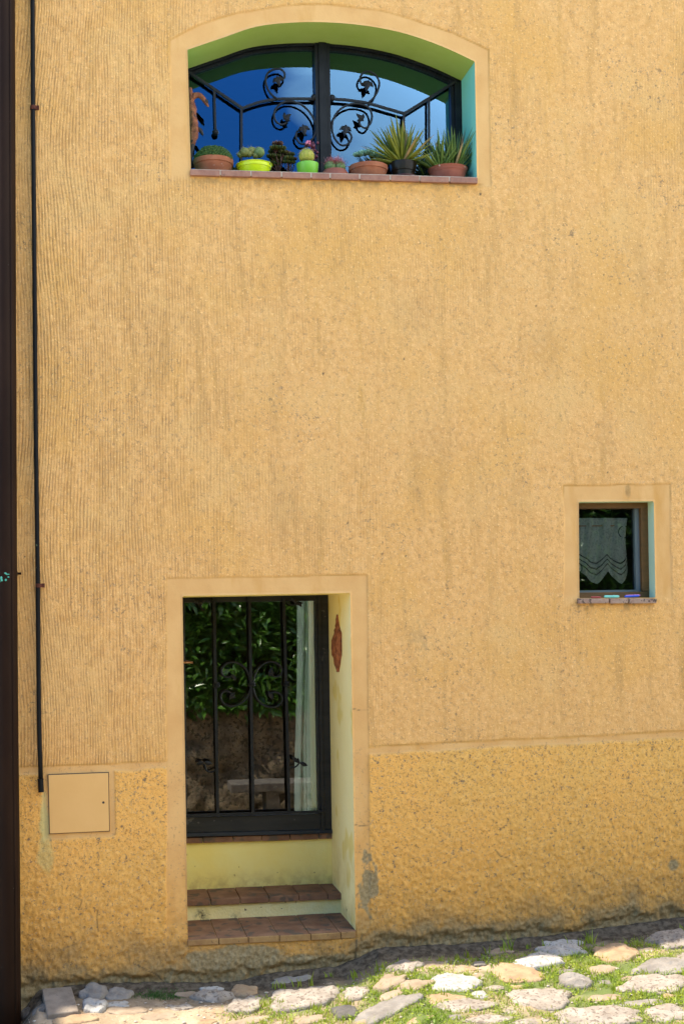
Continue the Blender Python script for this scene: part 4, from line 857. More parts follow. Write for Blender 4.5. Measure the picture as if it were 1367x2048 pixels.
# 3 lime bowl
r_, c, s, ht = pot('potted_cactus', 'wide bright yellow-green bowl with round olive cacti', 508, 0, .115, [(24, 0), (25, 1), (30, 12), (33.5, 22), (34, 24.5), (37.5, 27)], MT['lime_pot'])
m = MB(); m2 = MB(); m3 = MB()
for i, (x, y, r) in enumerate(((490, 305, 10), (503, 303, 9.5), (498, 308, 7), (480, 310, 6), (511, 311, 6.5))):
    cc = W(x, y, .11 + .01 * (i % 2)); m = MB(); m.ball(cc, r * s, 26, 12, (1, 1, .95), .05, 13); m.build('cactus', MT['cact_olive'], r_, smooth=True); spines(m3, cc, r * s, 50, .008)
cc = W(518, 305, .11); m2.ball(cc, 11 * s, 28, 12, (1, 1, .95), .05, 14); spines(m3, cc, 11 * s, 70, .008)
for k in range(10): m2.ball(c + Vector((random.uniform(-.07, .08), random.uniform(-.05, .03), ht)), .011, 8, 6)
for k in range(9): rosette(m2, c + Vector((random.uniform(.05, .09), random.uniform(-.02, .03), ht + random.uniform(0, .012))), .012, 2, 5)
m2.build('cactus_cluster', MT['cact_green'], r_, smooth=True); m3.build('spines', MT['spine_y'], r_)
# 4 aeonium
def aeonium(px, Y, name, label, wpx, pots, heads, matpot, hz):
    r_, c, s, ht = pot(name, label, px, 0, Y, pots, matpot); m = MB(); st = MB(); m2 = MB()
    for i, (x, y, r) in enumerate(heads):
        cc = W(x, y, Y + random.uniform(-.03, .03)); rosette(m if i % 4 else m2, cc, r * s * 1.75, 3, 9, .62); st.tube([c + Vector((0, 0, ht - .01)), (c + Vector((0, 0, ht)) + cc) / 2 + Vector((random.gauss(0, .006), 0, 0)), cc], .0028, 5)
    m.build('leaves', MT['aeonium'], r_, smooth=True)
    if m2.v: m2.build('leaves', MT['aeo_red'], r_, smooth=True)
    st.build('stem', MT['aeo_red'], r_, smooth=True)
hd = [(555, 289, 7), (549, 297, 6.5), (562, 298, 6.5), (545, 305, 6), (556, 306, 7), (566, 306, 6), (543, 314, 6.5), (553, 315, 7), (564, 315, 6.5), (548, 323, 6), (558, 324, 7), (541, 329, 7), (534, 334, 5.5), (528, 336, 4.5), (567, 324, 5), (551, 331, 6)]
aeonium(558, .17, 'potted_aeonium', 'tall dark green leafy succulent right of the lime bowl', 20, [(10, 0), (13, 12), (14, 15)], hd, MT['black_pot'], 0)
hd = [(573, 308, 6), (581, 310, 5.5), (570, 316, 5), (578, 318, 6.5), (586, 319, 5), (574, 325, 5), (583, 326, 5)]
aeonium(578, .15, 'potted_aeonium', 'small dark rosette plant in a dark green pot, left of the round green pot', 20, [(8, 0), (10, 12), (10.5, 15)], hd, MT['dgreen_pot'], 0)
# 6 green pot + yellow cactus
r_, c, s, ht = pot('potted_cactus', 'grass green plastic pot holding a single yellow-green globe cactus', 614.5, 0, .09, [(18, 0), (18.5, 5), (20, 6.5), (22.5, 28), (22.5, 30)], MT['green_pot'])
m = MB(); m3 = MB(); cc = W(612.6, 313, .09); m.ball(cc, 15 * s, 40, 14, (1, 1, .95), .08, 13)
for k in range(13):
    th = 2 * math.pi * k / 13
    for q in range(7):
        ph = math.radians(15 + 75 * q / 6); a = cc + Vector((math.sin(ph) * math.cos(th), math.sin(ph) * math.sin(th), math.cos(ph) * .95)) * 15 * s * 1.06
        for w in range(3): m3.tube([a, a + (a - cc).normalized() * .006 + Vector((random.gauss(0, .003), random.gauss(0, .003), random.gauss(0, .003)))], [.0007, .0003], 3)
m.build('cactus', MT['cact_yellow'], r_, smooth=True); m3.build('spines', MT['spine_y'], r_)
# 7 red plant with a flower, behind
r_, c, s, ht = pot('potted_cactus', 'dark maroon knobbly cactus with a small pink flower, behind the round green pot', 626, 0, .20, [(9, 0), (11, 16), (11.5, 20)], MT['black_pot'])
m = MB()
for k in range(46): m.ball(W(625 + random.gauss(0, 4.5), random.uniform(284, 322), .2 + random.gauss(0, .01)), .010, 6, 5)
m.build('cactus', MT['redplant'], r_, smooth=True); m = MB()
for k in range(9): m.ball(W(616 + random.gauss(0, 2.2), 284 + random.gauss(0, 2.4), .19), .0065, 6, 4)
m.tube([W(617, 286, .19), W(622, 295, .2)], .003, 5); m.build('flower', MT['pink'], r_, smooth=True)
# 8 squat bowl with pink spined cactus
r_, c, s, ht = pot('potted_cactus', 'squat red clay pot with a bristly pink-spined cactus, just right of the window centre', 669, 0, .12, [(30, 0), (32, 3), (31.5, 8), (28, 15), (24.5, 19), (23.5, 21)], MT['potclay_red'])
m = MB(); m3 = MB()
for dx in (-.024, .024, 0): cc = c + Vector((dx, -.002 if dx else .02, ht + .022)); m = MB(); m.ball(cc, .034, 30, 12, (1, 1, 1.0), .10, 12); m.build('cactus', MT['cact_green'], r_, smooth=True)
for dx in (-.022, .022, 0, 0): spines(m3, c + Vector((dx, 0, ht + .022)), .037, 110, .022, .0012, 1, .3)
m3.build('spines', MT['spine'], r_)
# 9 echeveria bowl
r_, c, s, ht = pot('potted_echeveria', 'pinkish clay bowl with a pale blue-green echeveria', 735.5, 0, .115, [(29, 0), (30.5, 3), (37.5, 18), (37.8, 20), (39.8, 21), (40.3, 30)], MT['potclay'])
m = MB()
for x, y, r in ((716, 311, 9), (727, 308, 10), (738, 307, 11), (749, 311, 9), (759, 314, 8), (766, 316, 6)): rosette(m, W(x, y, .11), r * s * 1.35, 4, 9, .55)
m.build('leaves', MT['echev'], r_, smooth=True)
# 9b dark plant behind
def spiky(root, c, n, lmin, lmax, w, mats, emin=15, emax=80, sx=1.0, bias=(0, 0), curl=.35, r0=.012, name='leaves', parts=None, seed=1, sy=.6):
    rnd = random.Random(seed); mbs = [MB() for _ in mats]
    for i in range(n):
        e = math.radians(rnd.uniform(emin, emax)); th = 2.39996 * i + rnd.uniform(-.3, .3)
        d = Vector((math.cos(th) * math.cos(e) * sx + bias[0], math.sin(th) * math.cos(e) * sy + bias[1], math.sin(e))); L_ = rnd.uniform(lmin, lmax) * (.75 + .3 * math.sin(e))
        k = 0 if len(mats) == 1 or rnd.random() > .12 else 1
        leafblade(mbs[k], c + Vector((math.cos(th) * r0, math.sin(th) * r0 * .6, 0)), d, L_, w * rnd.uniform(.8, 1.15), curl, 7)
    for k, m_ in enumerate(mbs):
        if m_.v: m_.build(name, mats[k], root, smooth=True)
r_, c, s, ht = pot('potted_plant', 'dark feathery plant in a black pot behind the blue-green echeveria', 762, 0, .225, [(9, 0), (12, 20), (12.5, 24)], MT['black_pot'])
spiky(r_, c + Vector((0, 0, ht)), 34, .09, .15, .012, [MT['darkaloe']], 20, 75, .8, (-.25, 0), .5, .01, seed=5, sy=.4)
# 10 glazed pot + agave
r_, c, s, ht = pot('potted_agave', 'glossy dark brown glazed pot with a large yellow-green spiky agave', 805, 0, .125, [(23, 9), (23.5, 14), (24.5, 22), (26, 23), (28.5, 38), (28.5, 41)], MT['glaze'])
m = MB(); m.lathe(c, [(.0005, 0), (22 * s, 0), (24 * s, 3 * s), (32 * s, 8 * s), (32 * s, 10.5 * s), (28 * s, 11 * s), (22 * s, 8 * s), (.0005, 8 * s)], 40); o = m.build('saucer', MT['glaze_red'], r_, smooth=True)
e_ = o.modifiers.new('e', 'EDGE_SPLIT'); e_.split_angle = math.radians(40)
spiky(r_, c + Vector((-.01, 0, ht - .01)), 84, .19, .275, .026, [MT['agave'], MT['agave_dry']], 8, 84, .95, (-.16, -.03), .22, .022, seed=12, sy=.45)
# 11 big bowl with aloe
r_, c, s, ht = pot('potted_aloe', 'wide red clay bowl with a clump of green aloe, right end of the sill', 894.5, 0, .115, [(31, 0), (33, 3), (36, 18), (36.5, 20), (37, 21), (39.5, 27), (41.5, 30)], MT['potclay_red'])
cc = c + Vector((0, 0, ht - .012))
m = MB(); 
for k in range(22): m.ball(c + Vector((random.uniform(-.09, .09), random.uniform(-.09, -.03), ht - .004)), .006, 6, 5)
m.build('pebbles', MT['pebble'], r_, smooth=True)
spiky(r_, cc + Vector((-.045, .01, 0)), 46, .15, .235, .022, [MT['aloe']], 20, 85, .9, (-.18, 0), .2, .02, seed=21, sy=.5)
spiky(r_, cc + Vector((.035, 0, 0)), 50, .18, .265, .022, [MT['aloe'], MT['agave_dry']], 28, 86, .8, (.08, -.02), .12, .02, seed=23, sy=.5)
r_, c, s, ht = pot('potted_aloe', 'dark aloe in a black pot left of the wide red bowl', 848, 0, .20, [(11, 0), (13, 18), (14, 22)], MT['black_pot'])
spiky(r_, c + Vector((0, 0, ht)), 40, .09, .15, .017, [MT['darkaloe'], MT['aloe']], 12, 70, .9, (0, -.05), .3, .012, seed=31, sy=.5)

# ------------------------------------------------------------------ GROUND
def gz(x, y):
    x = np.asarray(x, float); y = np.asarray(y, float); t = np.clip(-y, 0, 8.5)
    xc = np.clip(x, -6, 9)
    g_ = base_z(np.clip(xc, -.6, 3.4)) * ss(9, 2.0, t) * 1.0 + np.where(xc > 3.4, (xc - 3.4) * .06, 0) + np.where(xc < -.6, (xc + .6) * .04, 0)
    g_ = g_ - .11 * ss(-.27, -.40, x) * ss(1.2, .6, t)
    g_ = g_ - .075 * t - .02 * ss(.0, .08, t) + .028 * ss(.12, .40, t) * ss(.2, 1.4, xc)
    return g_
def G(px, py):
    d = ray(px, py); lo, hi = 1.0, 8.0
    for _ in range(40):
        mid = (lo + hi) / 2; p = CAM + d * mid
        if p.z > float(gz(p.x, p.y)): lo = mid
        else: hi = mid
    p = CAM + d * lo; return p
gx = np.concatenate([[-40, -20, -10, -5, -3, -2, -1.4, -1.0], np.arange(-.8, 4.0, .012), [4.4, 5, 6, 8, 12, 20, 45]])
gy = np.concatenate([[-60, -30, -18, -12, -9.5, -8.5, -8, -7, -6, -5, -4, -3, -2.4, -2.0], np.arange(-1.8, .03, .011), [.06]])
GX, GY = np.meshgrid(gx, gy); a, b = GX.ravel(), GY.ravel(); GZ = gz(a, b)
near = ss(-2.2, -1.6, b) * ss(-1.2, -.7, a) * ss(4.2, 3.8, a)
GZ = GZ + near * (fbm(a * 4, b * 4, s=101) * .012 + fbm(a * 22, b * 22, s=102, o=3) * .007 + np.abs(fbm(a * 60, b * 60, s=103, o=2)) * .004)
npx_, npy_ = len(gx), len(gy); FI = np.arange((npx_ - 1) * (npy_ - 1)); r2, c2 = FI // (npx_ - 1), FI % (npx_ - 1)
GF = np.stack([r2 * npx_ + c2, r2 * npx_ + c2 + 1, (r2 + 1) * npx_ + c2 + 1, (r2 + 1) * npx_ + c2], 1)
def groundmat():
    m, nt, p = newmat('earth'); L = nt.links.new
    c = ramp(nt, noise(nt, 5, 5, .6), (.27, .195, .12), (.42, .32, .21), .38, .6)
    c = ramp(nt, noise(nt, 70, 4, .65, 3.), c, (.46, .38, .29), .58, .68)
    c = ramp(nt, noise(nt, 48, 4, .6, 13.), c, (.13, .085, .05), .60, .68)
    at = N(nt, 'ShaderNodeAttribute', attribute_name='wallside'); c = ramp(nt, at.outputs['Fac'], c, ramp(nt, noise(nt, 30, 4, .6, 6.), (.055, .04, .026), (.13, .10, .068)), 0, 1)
    at = N(nt, 'ShaderNodeAttribute', attribute_name='mossy'); c = ramp(nt, at.outputs['Fac'], c, (.12, .15, .045), .3, 1)
    at = N(nt, 'ShaderNodeAttribute', attribute_name='paved'); c = ramp(nt, at.outputs['Fac'], c, ramp(nt, noise(nt, 7, 3, .5, 2.), (.36, .29, .20), (.56, .48, .37)), 0, 1)
    L(c, p.inputs['Base Color']); p.inputs['Roughness'].default_value = .95; p.inputs['Specular IOR Level'].default_value = .15
    b = N(nt, 'ShaderNodeBump'); b.inputs['Strength'].default_value = .9; b.inputs['Distance'].default_value = .006
    L(noise(nt, 160, 4, .65, 2.), b.inputs['Height']); L(b.outputs[0], p.inputs['Normal']); return m
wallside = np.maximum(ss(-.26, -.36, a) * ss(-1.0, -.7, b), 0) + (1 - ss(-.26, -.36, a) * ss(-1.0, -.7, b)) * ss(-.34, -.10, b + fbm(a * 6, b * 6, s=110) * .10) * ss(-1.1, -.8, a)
mossy = ss(-.1, .5, fbm(a * 3.1, b * 3.1, s=112) + ss(.2, 1.4, a) * .4 - .15) * (1 - wallside) * ss(-2.2, -1.9, b)
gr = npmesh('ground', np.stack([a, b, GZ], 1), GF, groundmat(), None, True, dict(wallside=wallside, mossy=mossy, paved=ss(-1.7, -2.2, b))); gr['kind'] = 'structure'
gr['label'] = 'sloping earth and grit lane'

# ------------------------------------------------------------------ cobbles
stones = [  # cx, cy, w, h (photo px), material, label, height factor
 (1127, 1891, 80, 15, 'stone_white', 'smooth white cobble close to the wall, upper one of the white pair', 1.0),
 (1122, 1906, 84, 22, 'stone_white', 'smooth white cobble just below its white twin', 1.0),
 (1233, 1910, 84, 32, 'stone_orange', 'rounded orange cobble right of the white pair', 1.2),
 (1345, 1882, 92, 34, 'stone_pale', 'large pale stone at the right edge nearest the wall', 1.0),
 (1075, 1926, 98, 24, 'stone_white', 'whitish flat cobble under the tallest grass tuft', .9),
 (1036, 1949, 92, 36, 'stone_orange', 'broad flat sandy orange stone left of the white pair', .6),
 (1325, 1936, 110, 30, 'stone_grey', 'long grey-beige cobble at the right edge, second row', .8),
 (1307, 1971, 142, 36, 'stone_pale', 'very wide flat pale cobble at right', .7),
 (1149, 1968, 66, 28, 'stone_grey', 'angular mauve-grey cobble in the middle of the right lane', 1.2),
 (1080, 2001, 126, 46, 'stone_pale', 'big pale flat slab-like cobble below the angular grey one', .7),
 (1208, 1997, 66, 15, 'stone_tan', 'small low tan cobble between two wide ones', .8),
 (1277, 2007, 88, 12, 'stone_grey', 'narrow grey cobble strip at right, third row', .7),
 (1195, 2037, 154, 40, 'stone_pale', 'widest pale cobble at the bottom of the lane', .8),
 (1334, 2030, 86, 36, 'stone_pale', 'pale cobble in the bottom right corner', .7),
 (1205, 1940, 62, 18, 'stone_tan', 'flat tan stone sunk in moss below the orange cobble', .5),
 (1058, 2045, 64, 14, 'stone_pale', 'pale cobble cut by the bottom edge, left of the widest', .6),
 (811, 1937, 54, 18, 'stone_pale', 'small pale cobble at the shadow edge right of the doorway', 1.0),
 (781, 1967, 52, 26, 'stone_tan', 'rounded beige cobble below the small pale one', .9),
 (828, 1971, 64, 20, 'stone_tan', 'beige flat cobble joined to the rounded beige one', .6),
 (911, 1969, 92, 34, 'stone_white', 'white cobble with a tan top in the middle of the lane', .9),
 (781, 1992, 42, 17, 'stone_tan', 'small pinkish tan cobble above the big grey-white one', .8),
 (712, 1990, 52, 30, 'stone_pale', 'pale domed cobble below the doorway corner', 1.0),
 (893, 1999, 76, 22, 'stone_orange', 'flat orange-tan stone above the long pinkish one', .5),
 (958, 1992, 32, 21, 'stone_white', 'little white domed cobble standing alone in the grass', 1.2),
 (938, 2014, 108, 26, 'stone_pale', 'long pinkish cobble below the little white one', .7),
 (768, 2024, 118, 34, 'stone_grey', 'large cracked grey-white cobble near the bottom edge', 1.1),
 (976, 2041, 94, 18, 'stone_pale', 'low wide cobble on the bottom edge below the long pinkish one', .8),
 (729, 2045, 46, 14, 'stone_tan', 'small tan cobble on the bottom edge under the cracked grey one', .9),
 (862, 1932, 64, 14, 'stone_tan', 'flat tan stone close to the shaded strip', .5),
 (423, 1997, 72, 22, 'stone_pale', 'pale rough cobble at the edge of the shade below the steps', 1.2),
 (486, 1986, 50, 20, 'stone_orange', 'orange-tan cobble left of the grass under the steps', 1.0),
 (487, 2013, 66, 28, 'stone_pale', 'pale broken cobble left of the big pitted stone', .9),
 (611, 1999, 126, 38, 'stone_pale', 'big pitted pinkish stone in the grass below the steps', .9),
 (582, 1961, 74, 18, 'stone_grey', 'flat grey stone in the shade just under the lower step', .7),
 (690, 2028, 46, 22, 'stone_dark', 'brownish dark cobble left of the cracked grey one', 1.1),
 (358, 2016, 50, 12, 'stone_pale', 'thin flat pale stone at the start of the sunlit dirt', .6),
 (620, 2041, 64, 16, 'stone_tan', 'yellowish cobble on the bottom edge below the pitted stone', .8),
 (423, 1978, 42, 10, 'stone_white', 'broken white marble chip in the shade under the wall', .8),
 (380, 1991, 52, 12, 'stone_tan', 'flat brownish stone in the shade left of the marble chip', .5),
 (498, 2043, 78, 14, 'stone_tan', 'tan stone on the bottom edge left of the yellowish one', .7),
 (187, 1990, 48, 30, 'stone_grey', 'mossy grey rubble block right of the square slab', 1.3),
 (238, 1992, 48, 20, 'stone_grey', 'pale pink rubble stone beside the mossy block', 1.1),
 (189, 2017, 46, 26, 'stone_white', 'chalky white rubble block under the mossy one', 1.3),
 (238, 2010, 42, 13, 'stone_white', 'small chalky white stone right of the white rubble block', .9),
 (80, 2020, 28, 34, 'stone_dark', 'dark wedge of stone left of the square slab', 1.2),
 (52, 2026, 26, 32, 'stone_dark', 'black stone at the foot of the downpipe', 1.2),
 (256, 2023, 70, 16, 'stone_tan', 'low tan stone where the sunlight starts at left', .6),
 (146, 2041, 74, 16, 'stone_orange', 'broken pinkish brick lump in front of the square slab', .9),
 (320, 2034, 60, 14, 'stone_tan', 'small half-buried tan stone in the sunlit dirt', .5),
 (1000, 1905, 50, 10, 'stone_tan', 'small tan chip under the right wall near the tall grass', .6),
 (660, 1964, 40, 10, 'stone_tan', 'thin tan chip in the grass below the step corner', .5),
 (1290, 1902, 40, 10, 'stone_pale', 'small pale chip between the orange cobble and the right edge', .6),
 (1260, 1958, 44, 9, 'stone_tan', 'small low tan stone between the two long right cobbles', .5),
]
def cobble(cx, cy, w, h, mat, label, hf, seed):
    c = G(cx, cy); s = (c.y - CAM.y) / FPX; rx = w * s / 2 * 1.14
    top, bot = G(cx, cy - h / 2), G(cx, cy + h / 2); ry = max(.03, abs(top.y - bot.y) / 2 * 1.0); ry = min(ry, rx * 1.15)
    hz = min(min(rx, ry) * .32, .029) * hf; n, k = 30, 12; th = np.linspace(0, 2 * math.pi, n, endpoint=False); V = []
    rag = (np.abs(np.cos(th + seed)) ** 3.2 + np.abs(np.sin(th + seed)) ** 3.2) ** (-1 / 3.2) * (.97 + .22 * vn(np.cos(th) * 1.5 + seed, np.sin(th) * 1.5, s=seed) + .12 * vn(np.cos(th) * 4 + seed, np.sin(th) * 4, s=seed + 1)) * .97
    for i in range(k + 1):
        ph = math.pi * .60 * i / k; rr = min(1, math.sin(min(ph, math.pi / 2))) ** .9; zz = max(math.cos(ph), -1)
        for j in range(n): V.append((rx * rr * rag[j] * math.cos(th[j]), ry * rr * rag[j] * math.sin(th[j]), hz * (abs(zz) ** .62 * (1 if zz > 0 else -1))))
    V = np.array(V); q = fbm(V[:, 0] * 22 + seed, V[:, 1] * 22, V[:, 2] * 22, s=seed + 5, o=4); V[:, 2] += q * hz * .75; V[:, :2] *= (1 + .08 * q)[:, None]
    V[:, 2] = np.where(V[:, 2] > 0, V[:, 2], V[:, 2] * 1.6)
    tilt = Vector((float(gz(c.x + .1, c.y) - gz(c.x - .1, c.y)) / .2, float(gz(c.x, c.y + .1) - gz(c.x, c.y - .1)) / .2, 0)); V[:, 2] += V[:, 0] * tilt.x + V[:, 1] * tilt.y
    F = [(i * n + j, (i + 1) * n + j, (i + 1) * n + (j + 1) % n, i * n + (j + 1) % n) for i in range(k) for j in range(n)]
    bz = float(gz(c.x, c.y)) + .001
    o = npmesh('cobblestone', V + np.array([c.x, c.y, bz]), F, MT[mat], None, True, base=(c.x, c.y, bz)); tag(o, label, 'stone', 'cobbles and stones of the lane')
    return (c.x, c.y, rx, ry, hz)
stone_list = [cobble(*st_, seed=11 + i * 3) for i, st_ in enumerate(stones)]
rs = random.Random(91)
fill = 0
for k in range(900):
    px, py = rs.uniform(300, 1400), rs.uniform(1890, 2075); w = rs.uniform(22, 52); h = w * rs.uniform(.25, .34); c = G(px, py); r0 = w * .5 * 7 / FPX * 1.2
    if c.y > -.30 or any(((c.x - q[0]) / (q[2] + r0)) ** 2 + ((c.y - q[1]) / (q[3] + r0)) ** 2 < 1.0 for q in stone_list): continue
    stone_list.append(cobble(px, py, w, h, rs.choice(['stone_pale', 'stone_tan', 'stone_tan', 'stone_grey', 'stone_orange']), 'small flush stone sunk in the dirt and grass between the larger cobbles', .5, 500 + k)); fill += 1
    if fill > 45: break
# tiny loose stones: nobody could count them
pb = MB()
for k in range(650):
    x, y = random.uniform(-.55, 3.5), -random.random() ** 1.3 * 1.2 - .22; r = random.uniform(.003, .010); pb.ball((x, y, float(gz(x, y)) + r * .4), r, 6, 4, (1.3, 1, .6))
o = pb.build('gravel', pmat('grit', (.30, .24, .18), (.48, .42, .35), 40, .9, .3, 90), None, smooth=True); o['kind'] = 'stuff'; o['label'] = 'loose grit and small stones scattered over the lane'; o['category'] = 'gravel'
# square slab bottom left
qd = [(84, 1988), (143, 1984), (158, 2033), (95, 2041)]
P = [G(*q_) for q_ in qd]; zc = sum(p.z for p in P) / 4
m = MB(); lift = .030; m.hexa([(p.x, p.y, p.z - .03) for p in (P[3], P[2], P[1], P[0])] + [(p.x, p.y, p.z + lift) for p in (P[3], P[2], P[1], P[0])])
o = m.build('paving_slab', MT['concrete_slab'], None, base=(sum((p for p in P), Vector()) / 4 - Vector((0, 0, .03))), bevel=.006); tag(o, 'square grey concrete slab lying at the foot of the downpipe', 'paving slab')

# ------------------------------------------------------------------ grass
def blades(n, sampler, lmin, lmax, wmin, wmax, seed, lean=.6):
    r = np.random.default_rng(seed); P = sampler(n, r); n = len(P); th = r.uniform(0, 2 * math.pi, n); L_ = r.uniform(lmin, lmax, n) * r.uniform(.6, 1, n); w = r.uniform(wmin, wmax, n); ln_ = r.uniform(.1, 1, n) * lean
    az = r.uniform(0, 2 * math.pi, n); dx, dy = np.cos(th), np.sin(th); sx_, sy_ = np.cos(az), np.sin(az); V = np.zeros((n, 5, 3)); zb_ = gz(P[:, 0], P[:, 1]) + P[:, 2]
    for i, (t, ww) in enumerate(((0, 1), (0, -1), (.5, .8), (.5, -.8), (1, 0))):
        V[:, i, 0] = P[:, 0] + dx * L_ * ln_ * t ** 1.8 + sx_ * w * ww * .5; V[:, i, 1] = P[:, 1] + dy * L_ * ln_ * t ** 1.8 + sy_ * w * ww * .5; V[:, i, 2] = zb_ + L_ * t * (1 - .35 * ln_ * t)
    b_ = np.arange(n)[:, None] * 5; F = np.concatenate([b_ + np.array([0, 1, 3]), b_ + np.array([0, 3, 2]), b_ + np.array([2, 3, 4])]); return V.reshape(-1, 3), F
SL = np.array(stone_list)
def free(P, edge=.86):
    ok = np.ones(len(P), bool)
    for cx, cy, rx, ry, hz in SL: ok &= ((P[:, 0] - cx) / rx) ** 2 + ((P[:, 1] - cy) / ry) ** 2 > edge ** 2
    return ok
def samp(n, r):
    P = np.stack([r.uniform(-.4, 3.7, n), -r.uniform(.10, 1.9, n), np.zeros(n)], 1)
    den = ss(-.25, .45, fbm(P[:, 0] * 2.6, P[:, 1] * 3.6, s=201) * 1.1 + fbm(P[:, 0] * 10, P[:, 1] * 10, s=202) * .8 + ss(.35, 1.3, P[:, 0]) * .42 - .10) * ss(.40, .95, P[:, 0] + .0) * ss(.14, .34, -P[:, 1] - .08 * (P[:, 0] < 1.4))
    return P[(r.uniform(0, 1, len(P)) < den) & free(P)]
V1, F1 = blades(66000, samp, .016, .050, .0028, .0055, 5, 1.0)
V2, F2 = blades(2600, samp, .04, .085, .0022, .0036, 6, .9)
tufts = []
for px, py, n_, l_ in ((1017, 1903, 9, .13), (1007, 1906, 6, .07), (1176, 1889, 8, .10), (1184, 1890, 6, .11), (1160, 1893, 6, .06), (1143, 1893, 4, .08), (757, 1945, 6, .085), (708, 1958, 6, .06), (770, 1942, 5, .06), (596, 1976, 8, .08), (565, 1978, 8, .065), (548, 1979, 8, .06), (620, 1973, 6, .09), (665, 1955, 4, .055), (655, 1957, 4, .05), (700, 1955, 5, .06), (880, 1925, 6, .05), (915, 1921, 8, .05), (935, 1916, 6, .055), (980, 1910, 6, .06), (1050, 1898, 6, .05), (1087, 1897, 8, .06), (1290, 1955, 10, .06), (1085, 1975, 8, .05), (890, 1995, 8, .055), (1230, 1985, 8, .05), (960, 1965, 10, .05), (560, 2015, 14, .06), (630, 2022, 12, .06), (700, 2010, 10, .05), (940, 2030, 8, .05), (1240, 2005, 8, .05), (1363, 1865, 6, .06)):
    c = G(px, py)
    for k in range(n_): tufts.append((c.x + random.gauss(0, .012), c.y + random.gauss(0, .012), 0, l_ * random.uniform(.6, 1.1)))
T = np.array(tufts)
def samp_t(n, r): return T[:, :3]
V3, F3 = blades(len(T), samp_t, .9, 1.0, .0028, .0045, 8, .55)
V3 = V3.reshape(-1, 5, 3); bz_ = V3[:, :2].mean(1, keepdims=True); V3 = (bz_ + (V3 - bz_) * np.array([1, 1, 1]) * (T[:, 3] / .85)[:, None, None])
r_ = np.random.default_rng(3); az = r_.uniform(0, 6.28, len(T)); wv = np.stack([np.cos(az), np.sin(az) * .3, az * 0], 1) * .0040
for i, sg in ((0, 1), (1, -1), (2, .8), (3, -.8)):
    V3[:, i] = (V3[:, (i // 2) * 2:(i // 2) * 2 + 2].mean(1) if True else 0) * 0 + V3[:, i]
ctr0 = V3[:, :2].mean(1); ctr1 = V3[:, 2:4].mean(1); V3[:, 0] = ctr0 + wv; V3[:, 1] = ctr0 - wv; V3[:, 2] = ctr1 + wv * .8; V3[:, 3] = ctr1 - wv * .8
V3 = V3.reshape(-1, 3)
def clover(n, seed):
    r = np.random.default_rng(seed); P = samp(n, r); n = len(P); rad = r.uniform(.003, .0065, n); th = r.uniform(0, 6.28, n); V = np.zeros((n, 4, 3)); zb_ = gz(P[:, 0], P[:, 1]) + r.uniform(.006, .022, n); tl = r.normal(0, .35, (n, 2))
    for i in range(4):
        ca, sa = np.cos(th + i * math.pi / 2), np.sin(th + i * math.pi / 2); e = rad * (1.5 if i % 2 == 0 else .8)
        V[:, i, 0] = P[:, 0] + ca * e; V[:, i, 1] = P[:, 1] + sa * e; V[:, i, 2] = zb_ + (ca * tl[:, 0] + sa * tl[:, 1]) * e
    b_ = np.arange(n)[:, None] * 4; return V.reshape(-1, 3), np.concatenate([b_ + np.array([0, 1, 2]), b_ + np.array([0, 2, 3])])
V4, F4 = clover(22000, 15)
def join(*vf):
    V = []; F = []; b_ = 0
    for v, f in vf: V.append(v); F.append(f + b_); b_ += len(v)
    return np.concatenate(V), np.concatenate(F)
Vg, Fg = join((V1, F1), (V2, F2), (V3, F3), (V4, F4))
o = npmesh('grass', Vg, Fg, MT['grass'], None, False); tag(o, 'short bright green grass and clover growing between the cobbles', 'grass', None, 'stuff')
Vg, Fg = blades(6000, samp, .012, .05, .0016, .003, 44, 1.3); o = npmesh('dry_grass', Vg, Fg, MT['grass_dry'], None, False); tag(o, 'dry straw coloured grass blades among the cobbles', 'grass', None, 'stuff')
pm_ = G(322, 1992)
def samp_m(n, r):
    P = np.stack([r.normal(pm_.x, .07, n), r.normal(pm_.y, .035, n), np.zeros(n)], 1); return P[free(P, 1.0)]
Vg, Fg = blades(1500, samp_m, .008, .022, .0022, .004, 9, 1.0); o = npmesh('moss', Vg, Fg, MT['moss'], None, False); tag(o, 'dark green mossy tuft in the shade at the foot of the wall', 'moss', None, 'stuff')
def samp_w(n, r):
    P = samp(n, r); return P[fbm(P[:, 0] * 5 + 9, P[:, 1] * 5, s=222) > .35]
Vg, Fg = blades(9000, samp_w, .008, .02, .004, .007, 10, 1.2); o = npmesh('weeds', Vg, Fg, MT['weed'], None, False); tag(o, 'reddish purple low weeds among the grass', 'weeds', None, 'stuff')

# ------------------------------------------------------------------ the far side of the lane (seen reflected in the glass)
YW = -7.50
X_, Z_ = np.meshgrid(np.arange(-6, 11, .05), np.arange(-1.0, .86, .04)); sh = X_.shape; a, b = X_.ravel(), Z_.ravel()
y_ = YW - .05 + (.8 - b) * .26 + .14 * fbm(a * 3.2, b * 4.2, s=301, o=4) + .05 * (1 - 2 * np.abs(fbm(a * 2, b * 2.6, s=302)))
FI = np.arange((sh[1] - 1) * (sh[0] - 1)); r2, c2 = FI // (sh[1] - 1), FI % (sh[1] - 1)
Fw = np.stack([r2 * sh[1] + c2, (r2 + 1) * sh[1] + c2, (r2 + 1) * sh[1] + c2 + 1, r2 * sh[1] + c2 + 1], 1)
top = len(a) - sh[1]; Vw = np.stack([a, y_, b], 1); back = Vw[top:].copy(); back[:, 1] = YW - .5; backb = back.copy(); backb[:, 2] = -1
Vw = np.concatenate([Vw, back, backb]); i0 = len(a); rr = np.arange(sh[1] - 1)
